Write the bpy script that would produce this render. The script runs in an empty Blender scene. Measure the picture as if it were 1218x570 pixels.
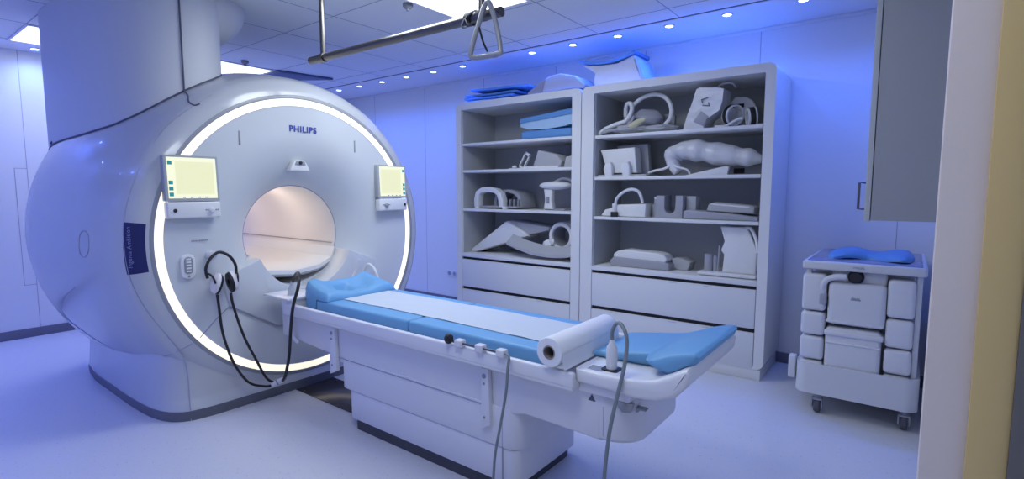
import bpy, bmesh, math, random
from mathutils import Vector, Matrix
random.seed(7)
PI = math.pi
scn = bpy.context.scene
col = scn.collection

# ------------------------------------------------------------------ materials
def mat(name, base, rough=.5, metal=0., emis=None, estr=0., spec=.5, coat=0., alpha=1., bump=None, noise=None):
    m = bpy.data.materials.new(name); m.use_nodes = True
    nt = m.node_tree; b = nt.nodes['Principled BSDF']
    b.inputs['Base Color'].default_value = (*base, 1)
    b.inputs['Roughness'].default_value = rough
    b.inputs['Metallic'].default_value = metal
    b.inputs['Specular IOR Level'].default_value = spec
    b.inputs['Coat Weight'].default_value = coat
    b.inputs['Alpha'].default_value = alpha
    if emis:
        b.inputs['Emission Color'].default_value = (*emis, 1)
        b.inputs['Emission Strength'].default_value = estr
    tc = nt.nodes.new('ShaderNodeTexCoord')
    if noise:      # (scale, amount) gentle material variation of the colour
        n = nt.nodes.new('ShaderNodeTexNoise'); n.inputs['Scale'].default_value = noise[0]; n.inputs['Detail'].default_value = 3
        nt.links.new(tc.outputs['Object'], n.inputs['Vector'])
        r = nt.nodes.new('ShaderNodeMapRange'); r.inputs['To Min'].default_value = 1 - noise[1]; r.inputs['To Max'].default_value = 1 + noise[1]
        nt.links.new(n.outputs['Fac'], r.inputs['Value'])
        v = nt.nodes.new('ShaderNodeVectorMath'); v.operation = 'SCALE'; v.inputs[0].default_value = base
        nt.links.new(r.outputs['Result'], v.inputs['Scale']); nt.links.new(v.outputs['Vector'], b.inputs['Base Color'])
    if bump:       # (scale, strength)
        n2 = nt.nodes.new('ShaderNodeTexNoise'); n2.inputs['Scale'].default_value = bump[0]; n2.inputs['Detail'].default_value = 4
        nt.links.new(tc.outputs['Object'], n2.inputs['Vector'])
        bp = nt.nodes.new('ShaderNodeBump'); bp.inputs['Strength'].default_value = bump[1]; bp.inputs['Distance'].default_value = .01
        nt.links.new(n2.outputs['Fac'], bp.inputs['Height']); nt.links.new(bp.outputs['Normal'], b.inputs['Normal'])
    return m

def floor_material():
    m = bpy.data.materials.new('speckled_vinyl'); m.use_nodes = True
    nt = m.node_tree; b = nt.nodes['Principled BSDF']; b.inputs['Roughness'].default_value = .38
    tc = nt.nodes.new('ShaderNodeTexCoord')
    cur = None
    base = (.66, .67, .71)
    specs = [(30, .16, (.78, .80, .84)), (44, .15, (.50, .51, .58)), (24, .10, (.38, .39, .47))]
    prev = None
    for i, (sc, th, c) in enumerate(specs):
        v = nt.nodes.new('ShaderNodeTexVoronoi'); v.inputs['Scale'].default_value = sc
        mp = nt.nodes.new('ShaderNodeMapping'); mp.inputs['Location'].default_value = (i*3.3, i*1.7, 0)
        nt.links.new(tc.outputs['Object'], mp.inputs['Vector']); nt.links.new(mp.outputs['Vector'], v.inputs['Vector'])
        r = nt.nodes.new('ShaderNodeMapRange'); r.inputs['From Min'].default_value = th*.7; r.inputs['From Max'].default_value = th*1.3
        r.inputs['To Min'].default_value = (.15, .5, .55)[i]; r.inputs['To Max'].default_value = 0
        nt.links.new(v.outputs['Distance'], r.inputs['Value'])
        mx = nt.nodes.new('ShaderNodeMix'); mx.data_type = 'RGBA'
        if prev is None: mx.inputs['A'].default_value = (*base, 1)
        else: nt.links.new(prev, mx.inputs['A'])
        mx.inputs['B'].default_value = (*c, 1); nt.links.new(r.outputs['Result'], mx.inputs['Factor'])
        prev = mx.outputs['Result']
    nt.links.new(prev, b.inputs['Base Color'])
    return m

M = dict(
    floor=floor_material(),
    wall=mat('wall_panel_white', (.80, .82, .86), .45, noise=(1.3, .02)),
    ceil=mat('ceiling_tile', (.80, .82, .86), .8, bump=(120, .15)),
    ceilband=mat('ceiling_band', (.82, .83, .87), .6),
    seam=mat('seam_dark', (.10, .11, .16), .6),
    softseam=mat('seam_soft', (.36, .38, .48), .6),
    base=mat('baseboard_grey', (.16, .17, .23), .5),
    plastic=mat('scanner_white_gloss', (.53, .55, .59), .22, coat=.3),
    facep=mat('scanner_face_satin', (.64, .67, .70), .33),
    column=mat('column_white_satin', (.64, .66, .70), .45),
    bezel=mat('scanner_bezel_grey', (.30, .32, .36), .35),
    plinth=mat('plinth_dark', (.045, .05, .07), .45),
    kick=mat('kick_grey', (.13, .14, .18), .45),
    bore=mat('bore_liner', (.84, .80, .77), .32, coat=.1),
    navy=mat('badge_navy', (.012, .016, .12), .35),
    navytext=mat('badge_text_blue', (.25, .28, .5), .5),
    logoblue=mat('logo_blue', (.05, .08, .42), .4),
    table=mat('table_shell_white', (.72, .73, .80), .35),
    tabletop=mat('table_top_white', (.80, .81, .85), .3),
    pad=mat('mattress_blue_vinyl', (.17, .41, .67), .5, bump=(30, .08)),
    padblue=mat('cushion_blue', (.12, .31, .64), .5, bump=(30, .08)),
    padlight=mat('cushion_pale_blue', (.42, .62, .82), .5),
    paper=mat('exam_paper', (.60, .66, .70), .8, bump=(60, .12)),
    rollpaper=mat('roll_paper', (.84, .86, .90), .8),
    card=mat('cardboard_core', (.30, .27, .25), .8),
    black=mat('black_rubber', (.012, .012, .014), .4),
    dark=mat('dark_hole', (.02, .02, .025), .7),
    steel=mat('brushed_steel', (.17, .16, .15), .32, metal=1.),
    strap=mat('grey_grip', (.33, .34, .36), .45, metal=.4),
    cab=mat('cabinet_laminate', (.76, .77, .78), .5),
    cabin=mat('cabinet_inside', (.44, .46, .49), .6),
    drawer=mat('drawer_front', (.72, .74, .76), .45),
    coil=mat('coil_white', (.78, .79, .80), .42),
    coilgrey=mat('coil_grey', (.36, .37, .42), .5),
    foam=mat('grey_foam', (.46, .47, .50), .75, bump=(90, .2)),
    bag=mat('plastic_bag', (.66, .67, .70), .3, bump=(14, .8)),
    yellow=mat('yellowed_paper', (.62, .58, .38), .7),
    bin=mat('trolley_bin_white', (.70, .71, .74), .5),
    trolley=mat('trolley_grey', (.66, .67, .69), .45),
    traymat=mat('trolley_mat', (.20, .23, .38), .2, coat=.4),
    tyre=mat('caster_grey', (.10, .10, .13), .6),
    wallcab=mat('wall_cabinet_grey', (.34, .35, .37), .5),
    wallcabedge=mat('wall_cabinet_edge', (.50, .52, .52), .5),
    frame=mat('door_frame_paint', (.80, .70, .62), .5, noise=(6, .03)),
    brass=mat('door_brass_strip', (.74, .54, .22), .5, metal=.0),
    framedark=mat('door_frame_dark', (.16, .15, .14), .5),
    cablegrey=mat('grey_cable', (.20, .24, .27), .45),
    teal=mat('screen_icon_teal', (.02, .20, .20), .5, emis=(.02, .25, .25), estr=.6),
    scr=mat('screen_lit', (.05, .05, .05), .3, emis=(.93, .96, .72), estr=1.05),
    scrgrid=mat('screen_panel_lit', (.05, .05, .05), .3, emis=(.90, .93, .62), estr=.95),
    ring=mat('light_ring_glow', (.9, .85, .75), .4, emis=(1., .90, .66), estr=1.06),
    panel=mat('ceiling_panel_glow', (.9, .9, .9), .5, emis=(.93, .96, 1.), estr=2.),
    spot=mat('spot_lens_glow', (.9, .9, .9), .3, emis=(.42, .60, 1.), estr=14.),
    spotrim=mat('spot_rim', (.7, .72, .8), .4),
    vent=mat('detector_grey', (.25, .26, .3), .5),
    darkslab=mat('ceiling_slab', (.10, .13, .26), .5),
    socket=mat('socket_white', (.75, .76, .8), .4),
    ink=mat('pen_ink', (.10, .11, .20), .6),
    floorplate=mat('floor_cover_plate', (.10, .085, .085), .22, metal=.5),
    rubberhead=mat('ear_cup_white', (.78, .74, .74), .4),
    clear=mat('clear_grey_plastic', (.62, .66, .68), .2, alpha=.75),
)

# ------------------------------------------------------------------ mesh builder
ABS = {}
def smooth_me(me, ang=35):
    for p in me.polygons: p.use_smooth = True
    try: me.set_sharp_from_angle(angle=math.radians(ang))
    except Exception: pass

def frames(pts, closed=False):
    n = len(pts); out = []
    tang = []
    for i in range(n):
        if closed: t = pts[(i+1) % n] - pts[i-1]
        else: t = pts[min(i+1, n-1)] - pts[max(i-1, 0)]
        tang.append(t.normalized() if t.length > 1e-9 else Vector((0, 0, 1)))
    a = Vector((0, 0, 1))
    if abs(tang[0].dot(a)) > .9: a = Vector((1, 0, 0))
    u = (a - tang[0]*a.dot(tang[0])).normalized()
    for i in range(n):
        u = (u - tang[i]*u.dot(tang[i]))
        u = u.normalized() if u.length > 1e-6 else Vector((1, 0, 0))
        out.append((u.copy(), tang[i].cross(u)))
    return out

def catmull(pts, sub=6, closed=False):
    P = [Vector(p) for p in pts]; n = len(P)
    if n < 3: return P
    out = []
    rng = n if closed else n-1
    for i in range(rng):
        if closed: p0, p1, p2, p3 = P[i-1], P[i], P[(i+1) % n], P[(i+2) % n]
        else: p0, p1, p2, p3 = P[max(i-1, 0)], P[i], P[i+1], P[min(i+2, n-1)]
        for k in range(sub):
            t = k/sub
            out.append(.5*((2*p1) + (p2-p0)*t + (2*p0-5*p1+4*p2-p3)*t*t + (3*p1-p0-3*p2+p3)*t**3))
    if not closed: out.append(P[-1])
    return out

class MB:
    def __init__(s): s.bm = bmesh.new()
    def _merge(s, b, rot=None, piv=None):
        if rot is not None:
            piv = Vector(piv or (0, 0, 0))
            Mx = Matrix.Translation(piv) @ rot @ Matrix.Translation(-piv)
            bmesh.ops.transform(b, matrix=Mx, verts=b.verts)
        me = bpy.data.meshes.new('tmp'); b.to_mesh(me); b.free(); s.bm.from_mesh(me); bpy.data.meshes.remove(me)
    def box(s, x0, x1, y0, y1, z0, z1, bev=.004, seg=2, rot=None, piv=None):
        b = bmesh.new(); bmesh.ops.create_cube(b, size=1)
        for v in b.verts:
            v.co = Vector(((x0+x1)/2+v.co.x*(x1-x0), (y0+y1)/2+v.co.y*(y1-y0), (z0+z1)/2+v.co.z*(z1-z0)))
        mb = min(abs(x1-x0), abs(y1-y0), abs(z1-z0))*.49
        if bev > 0: bmesh.ops.bevel(b, geom=b.edges[:], offset=min(bev, mb), segments=seg, profile=.5, affect='EDGES')
        s._merge(b, rot, piv); return s
    def prism(s, poly, axis, a0, a1, bev=0, seg=2, rot=None, piv=None):
        """poly of 2-D points; axis 'x': (y,z), 'y': (x,z), 'z': (x,y)"""
        def mk(p, a):
            return {'x': (a, p[0], p[1]), 'y': (p[0], a, p[1]), 'z': (p[0], p[1], a)}[axis]
        b = bmesh.new()
        A = [b.verts.new(mk(p, a0)) for p in poly]; B = [b.verts.new(mk(p, a1)) for p in poly]
        fa = b.faces.new(A); fb = b.faces.new(B[::-1]); n = len(poly)
        for i in range(n): b.faces.new((A[i], B[i], B[(i+1) % n], A[(i+1) % n]))
        bmesh.ops.recalc_face_normals(b, faces=b.faces)
        if bev > 0:
            es = [e for f in (fa, fb) if f.is_valid for e in f.edges]
            bmesh.ops.bevel(b, geom=list(set(es)), offset=bev, segments=seg, profile=.5, affect='EDGES')
        s._merge(b, rot, piv); return s
    def tube(s, pts, r, n=10, closed=False, sub=0, caps=True):
        P = [Vector(p) for p in pts]
        if sub: P = catmull(P, sub, closed)
        fr = frames(P, closed); b = bmesh.new(); rings = []
        for i, (p, (u, v)) in enumerate(zip(P, fr)):
            rr = r(i/max(1, len(P)-1)) if callable(r) else r
            rings.append([b.verts.new(p + (u*math.cos(2*PI*k/n)+v*math.sin(2*PI*k/n))*rr) for k in range(n)])
        m = len(rings)
        for i in range(m if closed else m-1):
            A, B = rings[i], rings[(i+1) % m]
            for k in range(n): b.faces.new((A[k], A[(k+1) % n], B[(k+1) % n], B[k]))
        if caps and not closed:
            b.faces.new(rings[0][::-1]); b.faces.new(rings[-1])
        bmesh.ops.recalc_face_normals(b, faces=b.faces)
        s._merge(b); return s
    def cyl(s, p0, p1, r, n=20, r2=None):
        p0, p1 = Vector(p0), Vector(p1); r2 = r if r2 is None else r2
        return s.tube([p0, p1], lambda t: r+(r2-r)*t, n)
    def lathe(s, prof, c, axis='z', n=32, a0=0., a1=2*PI, closed_prof=False):
        """prof: (along, radius) about axis through c"""
        b = bmesh.new(); full = abs(a1-a0-2*PI) < 1e-6
        cnt = n if full else n+1; rings = []
        def pt(al, r, q):
            cs, sn = math.cos(q)*r, math.sin(q)*r
            o = {'z': (cs, sn, al), 'x': (al, cs, sn), 'y': (cs, al, sn)}[axis]
            return Vector(c)+Vector(o)
        for i in range(cnt):
            q = a0+(a1-a0)*i/n
            rings.append([b.verts.new(pt(al, max(r, 1e-5), q)) for al, r in prof])
        m = len(prof)
        for i in range(cnt if full else cnt-1):
            A, B = rings[i], rings[(i+1) % cnt]
            for k in range(m if closed_prof else m-1):
                b.faces.new((A[k], A[(k+1) % m], B[(k+1) % m], B[k]))
        bmesh.ops.remove_doubles(b, verts=b.verts, dist=1e-5)
        bmesh.ops.recalc_face_normals(b, faces=b.faces)
        s._merge(b); return s
    def loft(s, loops, caps=True):
        b = bmesh.new(); L = [[b.verts.new(p) for p in lp] for lp in loops]; n = len(L[0])
        for A, B in zip(L, L[1:]):
            for k in range(n): b.faces.new((A[k], A[(k+1) % n], B[(k+1) % n], B[k]))
        if caps: b.faces.new(L[0][::-1]); b.faces.new(L[-1])
        bmesh.ops.recalc_face_normals(b, faces=b.faces)
        s._merge(b); return s
    def sheet(s, grid, th=.01):
        """grid[i][j] of points -> closed slab with thickness th downwards along z (or along given vector)"""
        d = Vector((0, 0, -th)) if not isinstance(th, Vector) else th
        b = bmesh.new(); T = [[b.verts.new(p) for p in row] for row in grid]
        Bt = [[b.verts.new(Vector(p)+d) for p in row] for row in grid]
        R, Cn = len(T), len(T[0])
        for i in range(R-1):
            for j in range(Cn-1):
                b.faces.new((T[i][j], T[i+1][j], T[i+1][j+1], T[i][j+1]))
                b.faces.new((Bt[i][j], Bt[i][j+1], Bt[i+1][j+1], Bt[i+1][j]))
        for i in range(R-1):
            b.faces.new((T[i][0], Bt[i][0], Bt[i+1][0], T[i+1][0])); b.faces.new((T[i][-1], T[i+1][-1], Bt[i+1][-1], Bt[i][-1]))
        for j in range(Cn-1):
            b.faces.new((T[0][j], T[0][j+1], Bt[0][j+1], Bt[0][j])); b.faces.new((T[-1][j], Bt[-1][j], Bt[-1][j+1], T[-1][j+1]))
        bmesh.ops.recalc_face_normals(b, faces=b.faces)
        s._merge(b); return s
    def blob(s, c, r, disp=.0, seed=0, sub=3, rot=None):
        b = bmesh.new(); bmesh.ops.create_icosphere(b, subdivisions=sub, radius=1)
        rd = random.Random(seed); ph = [rd.uniform(0, 6) for _ in range(6)]
        for v in b.verts:
            d = v.co.normalized()
            k = 1+disp*(math.sin(5*d.x+ph[0])*math.sin(4*d.y+ph[1])+.6*math.sin(9*d.z+ph[2]+3*d.x)+.4*math.sin(13*d.y+ph[3]))
            v.co = Vector((d.x*r[0]*k, d.y*r[1]*k, d.z*r[2]*k))
        if rot: bmesh.ops.transform(b, matrix=rot, verts=b.verts)
        for v in b.verts: v.co += Vector(c)
        s._merge(b); return s
    def build(s, name, m, parent=None, loc=None, ang=35, subsurf=0):
        if subsurf:
            pass
        bb = [v.co for v in s.bm.verts]
        if parent is not None: L = ABS[parent.name]
        elif loc is not None: L = Vector(loc)
        else:
            L = Vector(((min(v.x for v in bb)+max(v.x for v in bb))/2, (min(v.y for v in bb)+max(v.y for v in bb))/2, min(v.z for v in bb)))
        for v in s.bm.verts: v.co -= L
        me = bpy.data.meshes.new(name); s.bm.to_mesh(me); s.bm.free()
        if isinstance(m, str): m = M[m]
        me.materials.append(m); smooth_me(me, ang)
        o = bpy.data.objects.new(name, me); col.objects.link(o)
        if parent is not None: o.parent = parent
        else: o.location = L
        ABS[o.name] = L.copy()
        if subsurf:
            md = o.modifiers.new('sub', 'SUBSURF'); md.levels = md.render_levels = subsurf
        return o

def tag(o, label=None, cat=None, group=None, kind=None):
    if label: o['label'] = label
    if cat: o['category'] = cat
    if group: o['group'] = group
    if kind: o['kind'] = kind
    return o
def struct(o): o['kind'] = 'structure'; return o
def thing(name, loc, label, cat, group=None):
    o = bpy.data.objects.new(name, None); col.objects.link(o); o.location = loc; o.empty_display_size = .1
    ABS[o.name] = Vector(loc); return tag(o, label, cat, group)
def copy_tree(o, parent=None):
    c = o.copy(); col.objects.link(c)
    if parent: c.parent = parent
    for ch in list(o.children): copy_tree(ch, c)
    return c
def text_mesh(txt, size, mtx, name, m, parent, depth=.0015, bold=0., align='CENTER', shear=0):
    cu = bpy.data.curves.new('txt', 'FONT'); cu.body = txt; cu.size = size; cu.extrude = depth; cu.align_x = align; cu.align_y = 'CENTER'
    cu.offset = bold; cu.space_character = 1.12; cu.shear = shear
    to = bpy.data.objects.new('txt', cu); col.objects.link(to)
    dg = bpy.context.evaluated_depsgraph_get(); me = bpy.data.meshes.new_from_object(to.evaluated_get(dg))
    bpy.data.objects.remove(to); bpy.data.curves.remove(cu)
    me.transform(mtx)
    if parent is not None: me.transform(Matrix.Translation(-ABS[parent.name]))
    me.materials.clear(); me.materials.append(M[m]); me.name = name
    o = bpy.data.objects.new(name, me); col.objects.link(o)
    if parent is not None: o.parent = parent; ABS[o.name] = ABS[parent.name].copy()
    return o
def facing(origin, xdir, ydir):
    x = Vector(xdir).normalized(); y = Vector(ydir).normalized(); z = x.cross(y)
    m = Matrix(((x.x, y.x, z.x), (x.y, y.y, z.y), (x.z, y.z, z.z))).to_4x4()
    return Matrix.Translation(Vector(origin)) @ m
def Rz(a): return Matrix.Rotation(a, 4, 'Z')
def Ry(a): return Matrix.Rotation(a, 4, 'Y')
def Rx_(a): return Matrix.Rotation(a, 4, 'X')
def rrect(x0, x1, y0, y1, r, n=6):
    out = []
    for cx, cy, a in ((x1-r, y1-r, 0), (x0+r, y1-r, 90), (x0+r, y0+r, 180), (x1-r, y0+r, 270)):
        for k in range(n+1):
            q = math.radians(a+90*k/n); out.append((cx+r*math.cos(q), cy+r*math.sin(q)))
    return out

# ------------------------------------------------------------------ room
XL, XR, YB, YF, ZC = -6.635, .22, 4.64, -1.3, 2.69
struct(MB().box(XL-.1, XR+.1, YF-.1, YB+.1, -.1, 0, 0).build('floor', 'floor'))
c_ = struct(MB().box(XL-.1, XR+.1, YF-.1, YB+.1, ZC, ZC+.1, 0).build('ceiling', 'ceil'))
wb = struct(MB().box(XL-.1, XR+.1, YB, YB+.1, 0, ZC, 0).build('wall_back', 'wall'))
wl = struct(MB().box(XL-.1, XL, YF, YB, 0, ZC, 0).build('wall_left', 'wall'))
wr = struct(MB().box(XR, XR+.1, YF, YB, 0, ZC, 0).build('wall_right', 'wall'))
wf = struct(MB().box(XL-.1, XR+.1, YF-.1, YF, 0, ZC, 0).build('wall_front', 'wall'))
struct(MB().box(XL, XR, YB-.012, YB, 0, .085, .002).build('baseboard_back', 'base'))
struct(MB().box(XL, XL+.012, YF, YB-.012, 0, .085, .002).build('baseboard_left', 'base'))
struct(MB().box(XR-.012, XR, YF, YB-.012, 0, .085, .002).build('baseboard_right', 'base'))
# panel joints of walls
m = MB()
for x in (-5.9, -4.92, -3.95, -2.98, -2.01, -1.04, -.08): m.box(x-.002, x+.002, YB-.0015, YB+.01, .085, ZC, 0)
m.build('panel_joint', 'softseam', wb)
m = MB()
for y in (-.9, .1, 1.17, 2.2, 3.2, 4.2): m.box(XL-.01, XL+.0015, y-.002, y+.002, .085, ZC, 0)
for (a, b, c, d) in ((1.08, 1.084, .5, 1.6), (1.08, 1.17, 1.6, 1.604), (1.08, 1.17, .5, .504)): m.box(XL-.01, XL+.002, a, b, c, d, 0)
m.build('panel_joint', 'softseam', wl)
# ceiling band along the back wall and along the left wall, with the shadow gap beside it
struct(MB().box(XL, XR, 4.0, YB, ZC-.006, ZC, 0).build('trim_1', 'ceilband'))
struct(MB().box(XL, XL+.36, YF, 4.0, ZC-.006, ZC, 0).build('trim_2', 'ceilband'))
struct(MB().box(XL, XR, 3.985, 4.0, ZC-.003, ZC, 0).build('trim_3', 'seam'))
struct(MB().box(XL, XR, YB-.02, YB, ZC-.03, ZC-.006, .004).build('trim_4', 'ceilband'))
m = MB()
for k in range(-4, 9):
    x = -3.51+.681*k
    if XL < x < XR: m.box(x-.0035, x+.0035, YF, 3.985, ZC-.0015, ZC+.01, 0)
for k in range(-6, 3):
    y = 2.40+.675*k
    m.box(XL+.36, XR, y-.0035, y+.0035, ZC-.0015, ZC+.01, 0)
m.build('tile_grid', 'softseam', c_)

# ceiling light panels
def ceiling_light(x0, x1, y0, y1, label):
    t = thing('ceiling_light', ((x0+x1)/2, (y0+y1)/2, ZC-.012), label, 'ceiling light', 'square light panels in the ceiling')
    f = MB()
    w = .018
    for a in ((x0, x1, y0, y0+w), (x0, x1, y1-w, y1), (x0, x0+w, y0+w, y1-w), (x1-w, x1, y0+w, y1-w)): f.box(*a, ZC-.012, ZC, .002)
    f.build('panel_frame', 'ceilband', t)
    MB().box(x0+w, x1-w, y0+w, y1-w, ZC-.007, ZC-.001, 0).build('diffuser', 'panel', t)
    return t
ceiling_light(-2.815, -2.145, 1.74, 3.02, 'large white ceiling light above the table and its hanging steel bar')
ceiling_light(-6.22, -5.55, 2.42, 3.05, 'white ceiling light showing just above the scanner housing, behind its column')
ceiling_light(-6.25, -5.56, 1.045, 1.70, 'white ceiling light at the far left, beside the scanner column')
ceiling_light(-1.45, -.78, .39, 1.05, 'added white ceiling light, out of view above the camera, lighting the front')  # extra panel added out of view to light the front of the room

# recessed spots
def make_spot(x, y, label, grp):
    t = thing('recessed_spotlight', (x, y, ZC-.010), label, 'spotlight', grp)
    MB().lathe([(-.004, .030), (-.004, .040), (0.004, .042), (.004, .030)], (x, y, ZC-.010), 'z', 24, closed_prof=True).build('rim', 'spotrim', t)
    MB().lathe([(-.002, 0), (-.002, .030), (.003, .030), (.003, 0)], (x, y, ZC-.010), 'z', 24).build('lens', 'spot', t)
    return t
spot_x = [-5.95, -5.52, -5.09, -4.66, -4.22, -3.79, -3.35, -2.91, -2.47, -2.035, -1.595, -1.16, -.665, -.2]
s0 = None
names = {0: 'leftmost of the row of small ceiling spots above the back wall', 1: 'second small ceiling spot from the left in the row above the back wall',
 2: 'third small ceiling spot from the left in the row above the back wall', 3: 'fourth small ceiling spot from the left in the row above the back wall',
 4: 'fifth small ceiling spot from the left, above the gap between scanner and shelves', 5: 'sixth small ceiling spot from the left, just left of the hanging triangular grip',
 6: 'small ceiling spot hidden right behind the hanging triangular grip', 7: 'small ceiling spot just right of the hanging triangular grip',
 8: 'small ceiling spot above the gap between the two shelf cabinets', 9: 'small ceiling spot above the white curved coil on the right cabinet',
 10: 'small ceiling spot above the middle of the right shelf cabinet', 11: 'small ceiling spot above the right end of the right shelf cabinet',
 12: 'small ceiling spot cut by the top edge of the photo, right of the shelf cabinets', 13: 'rightmost small ceiling spot, out of view beside the wall cabinet'}
for i, x in enumerate(spot_x):
    if i == 6: continue
    if s0 is None:
        s0 = make_spot(x, 4.115, names[i], 'row of small ceiling spots above the back wall'); t = s0
    else:
        t = copy_tree(s0); t.location = (x, 4.115, ZC-.010); t['label'] = names[i]
for i, y in enumerate((1.26, 3.1, -.3)):
    t = copy_tree(s0); t.location = (XL+.2, y, ZC-.010); t['group'] = 'small ceiling spots beside the left wall'
    t['label'] = ['small ceiling spot at the far left beside the white light panel', 'small ceiling spot by the left wall hidden behind the scanner', 'small ceiling spot by the left wall outside the photo'][i]
near_x = [-6.0+.66*k for k in range(6)]  # unseen near row, added for its blue light on scanner and floor
for i, x in enumerate(near_x):
    t = copy_tree(s0); t.location = (x, YF+.5, ZC-.010); t['group'] = 'added small ceiling spots along the near wall, out of view'
    t['label'] = 'added small ceiling spot in the near wall row, out of view'
# detector heads
for i, (x, y, l) in enumerate(((-2.87, 2.56, 'tiny round grey detector on the ceiling left of the large light panel'), (-5.39, 2.65, 'tiny round grey detector on the ceiling above the scanner housing'))):
    t = thing('smoke_detector', (x, y, ZC-.02), l, 'detector')
    MB().lathe([(-.012, 0), (-.012, .022), (0, .035), (.02, .035)], (x, y, ZC-.02), 'z', 20).build('housing', 'vent', t)
    MB().lathe([(-.03, 0), (-.028, .010), (-.012, .012)], (x, y, ZC-.02), 'z', 16).build('sensor_tip', 'base', t)
# thin dark blue four-sided slab under the ceiling, behind the scanner
t = MB().prism([(-5.76, 3.03), (-5.50, 3.06), (-5.40, 3.66), (-5.86, 3.36)], 'z', ZC-.025, ZC-.002, .002).build('ceiling_slab', 'darkslab')
tag(t, 'dark blue four-sided slab on the ceiling just behind the scanner top', 'ceiling hatch')
# socket
t = thing('wall_socket', (-4.47, YB-.012, .33), 'small white double wall socket left of the shelf cabinets', 'socket')
MB().box(-4.56, -4.39, YB-.010, YB, .33, .42, .004).build('face_plate', 'socket', t)
for x in (-4.517, -4.433):
    MB().lathe([(-.0125, 0), (-.0125, .024), (-.009, .026)], (x, YB, .375), 'y', 20).build('outlet', 'coilgrey', t)

# ------------------------------------------------------------------ MRI scanner
CY, CZ = 2.06, 1.073
PROF = [(-3.40, .975), (-3.42, 1.03), (-3.455, 1.07), (-3.5, 1.095), (-3.6, 1.125), (-3.9, 1.18), (-4.3, 1.21), (-4.8, 1.225), (-5.1, 1.20), (-5.3, 1.10), (-5.38, .95)]
SPROF = [(v.x, v.y) for v in catmull([(a, r, 0) for a, r in PROF], 5)]
def RX(x):
    x = max(min(x, -3.40), -5.38)
    for (a, r), (b, q) in zip(SPROF, SPROF[1:]):
        if b <= x <= a: return r+(q-r)*(a-x)/(a-b)
mri = thing('mri_scanner', (-4.3, CY, 0), 'large white magnetic resonance scanner with a round glowing opening, left of the table', 'scanner')
pr = [(v.x, v.y) for v in catmull([(a, r, 0) for a, r in PROF], 5)]
pr = [(x, r) for x, r in pr] + [(-5.39, .6), (-5.39, .40), (-5.30, .365)]
MB().lathe([(-3.43, .96)]+pr, (0, CY, CZ), 'x', 128).build('drum_cover', 'plastic', mri, ang=50)
# front dish
fp = catmull([(-3.425, .955, 0), (-3.425, .91, 0), (-3.403, .902, 0), (-3.403, .895, 0), (-3.405, .80, 0), (-3.41, .68, 0), (-3.44, .57, 0), (-3.49, .48, 0), (-3.55, .405, 0), (-3.60, .362, 0)], 5)
front = MB().lathe([(v.x, v.y) for v in fp], (0, CY, CZ), 'x', 128).build('front_cover', 'facep', mri, ang=60)
MB().lathe([(-3.60, .362), (-3.61, .358), (-3.9, .357), (-4.5, .357), (-5.30, .365)], (0, CY, CZ), 'x', 96).build('bore_tube', 'bore', mri, ang=60)
MB().lathe([(-3.598, .3635), (-3.602, .3575), (-3.606, .3605)], (0, CY, CZ), 'x', 96, closed_prof=True).build('bore_rim', 'softseam', mri)
MB().lathe([(-3.403, .903), (-3.402, .906), (-3.402, .947), (-3.403, .950), (-3.42, .95), (-3.42, .903)], (0, CY, CZ), 'x', 144, closed_prof=True).build('light_ring', 'ring', mri, ang=60)
MB().lathe([(-3.398, .951), (-3.398, .972), (-3.41, .985), (-3.42, .951)], (0, CY, CZ), 'x', 144, closed_prof=True).build('ring_bezel', 'bezel', mri, ang=60)
def on_drum(x, deg, off=.001):
    r = RX(x)+off; q = math.radians(deg); return Vector((x, CY+r*math.cos(q), CZ+r*math.sin(q)))
# pedestal and plinth
foot = [(v.x, v.y) for v in catmull([(-5.05, 1.25, 0), (-4.83, 1.12, 0), (-4.35, 1.105, 0), (-3.9, 1.105, 0), (-3.6, 1.13, 0), (-3.45, 1.20, 0), (-3.395, 1.33, 0), (-3.385, 1.60, 0), (-3.38, 2.06, 0),
       (-3.385, 2.52, 0), (-3.395, 2.79, 0), (-3.45, 2.92, 0), (-3.6, 2.99, 0), (-3.9, 3.015, 0), (-4.83, 3.0, 0), (-5.05, 2.87, 0), (-5.1, 2.06, 0)], 5, True)]
def scalefoot(z, kx, ky=None): return [(-4.3+(x+4.3)*kx, CY+(y-CY)*(kx if ky is None else ky), z) for x, y in foot]
MB().loft([scalefoot(.062, 1.), scalefoot(.085, .992, 1.), scalefoot(.11, .972, .999), scalefoot(.135, .964, .998), scalefoot(.30, .962, .985), scalefoot(.45, .962, .972), scalefoot(.60, .955)]).build('lower_cover', 'plastic', mri, ang=40)
MB().loft([scalefoot(0, .998), scalefoot(.062, 1.004)]).build('plinth', 'kick', mri)
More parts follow.
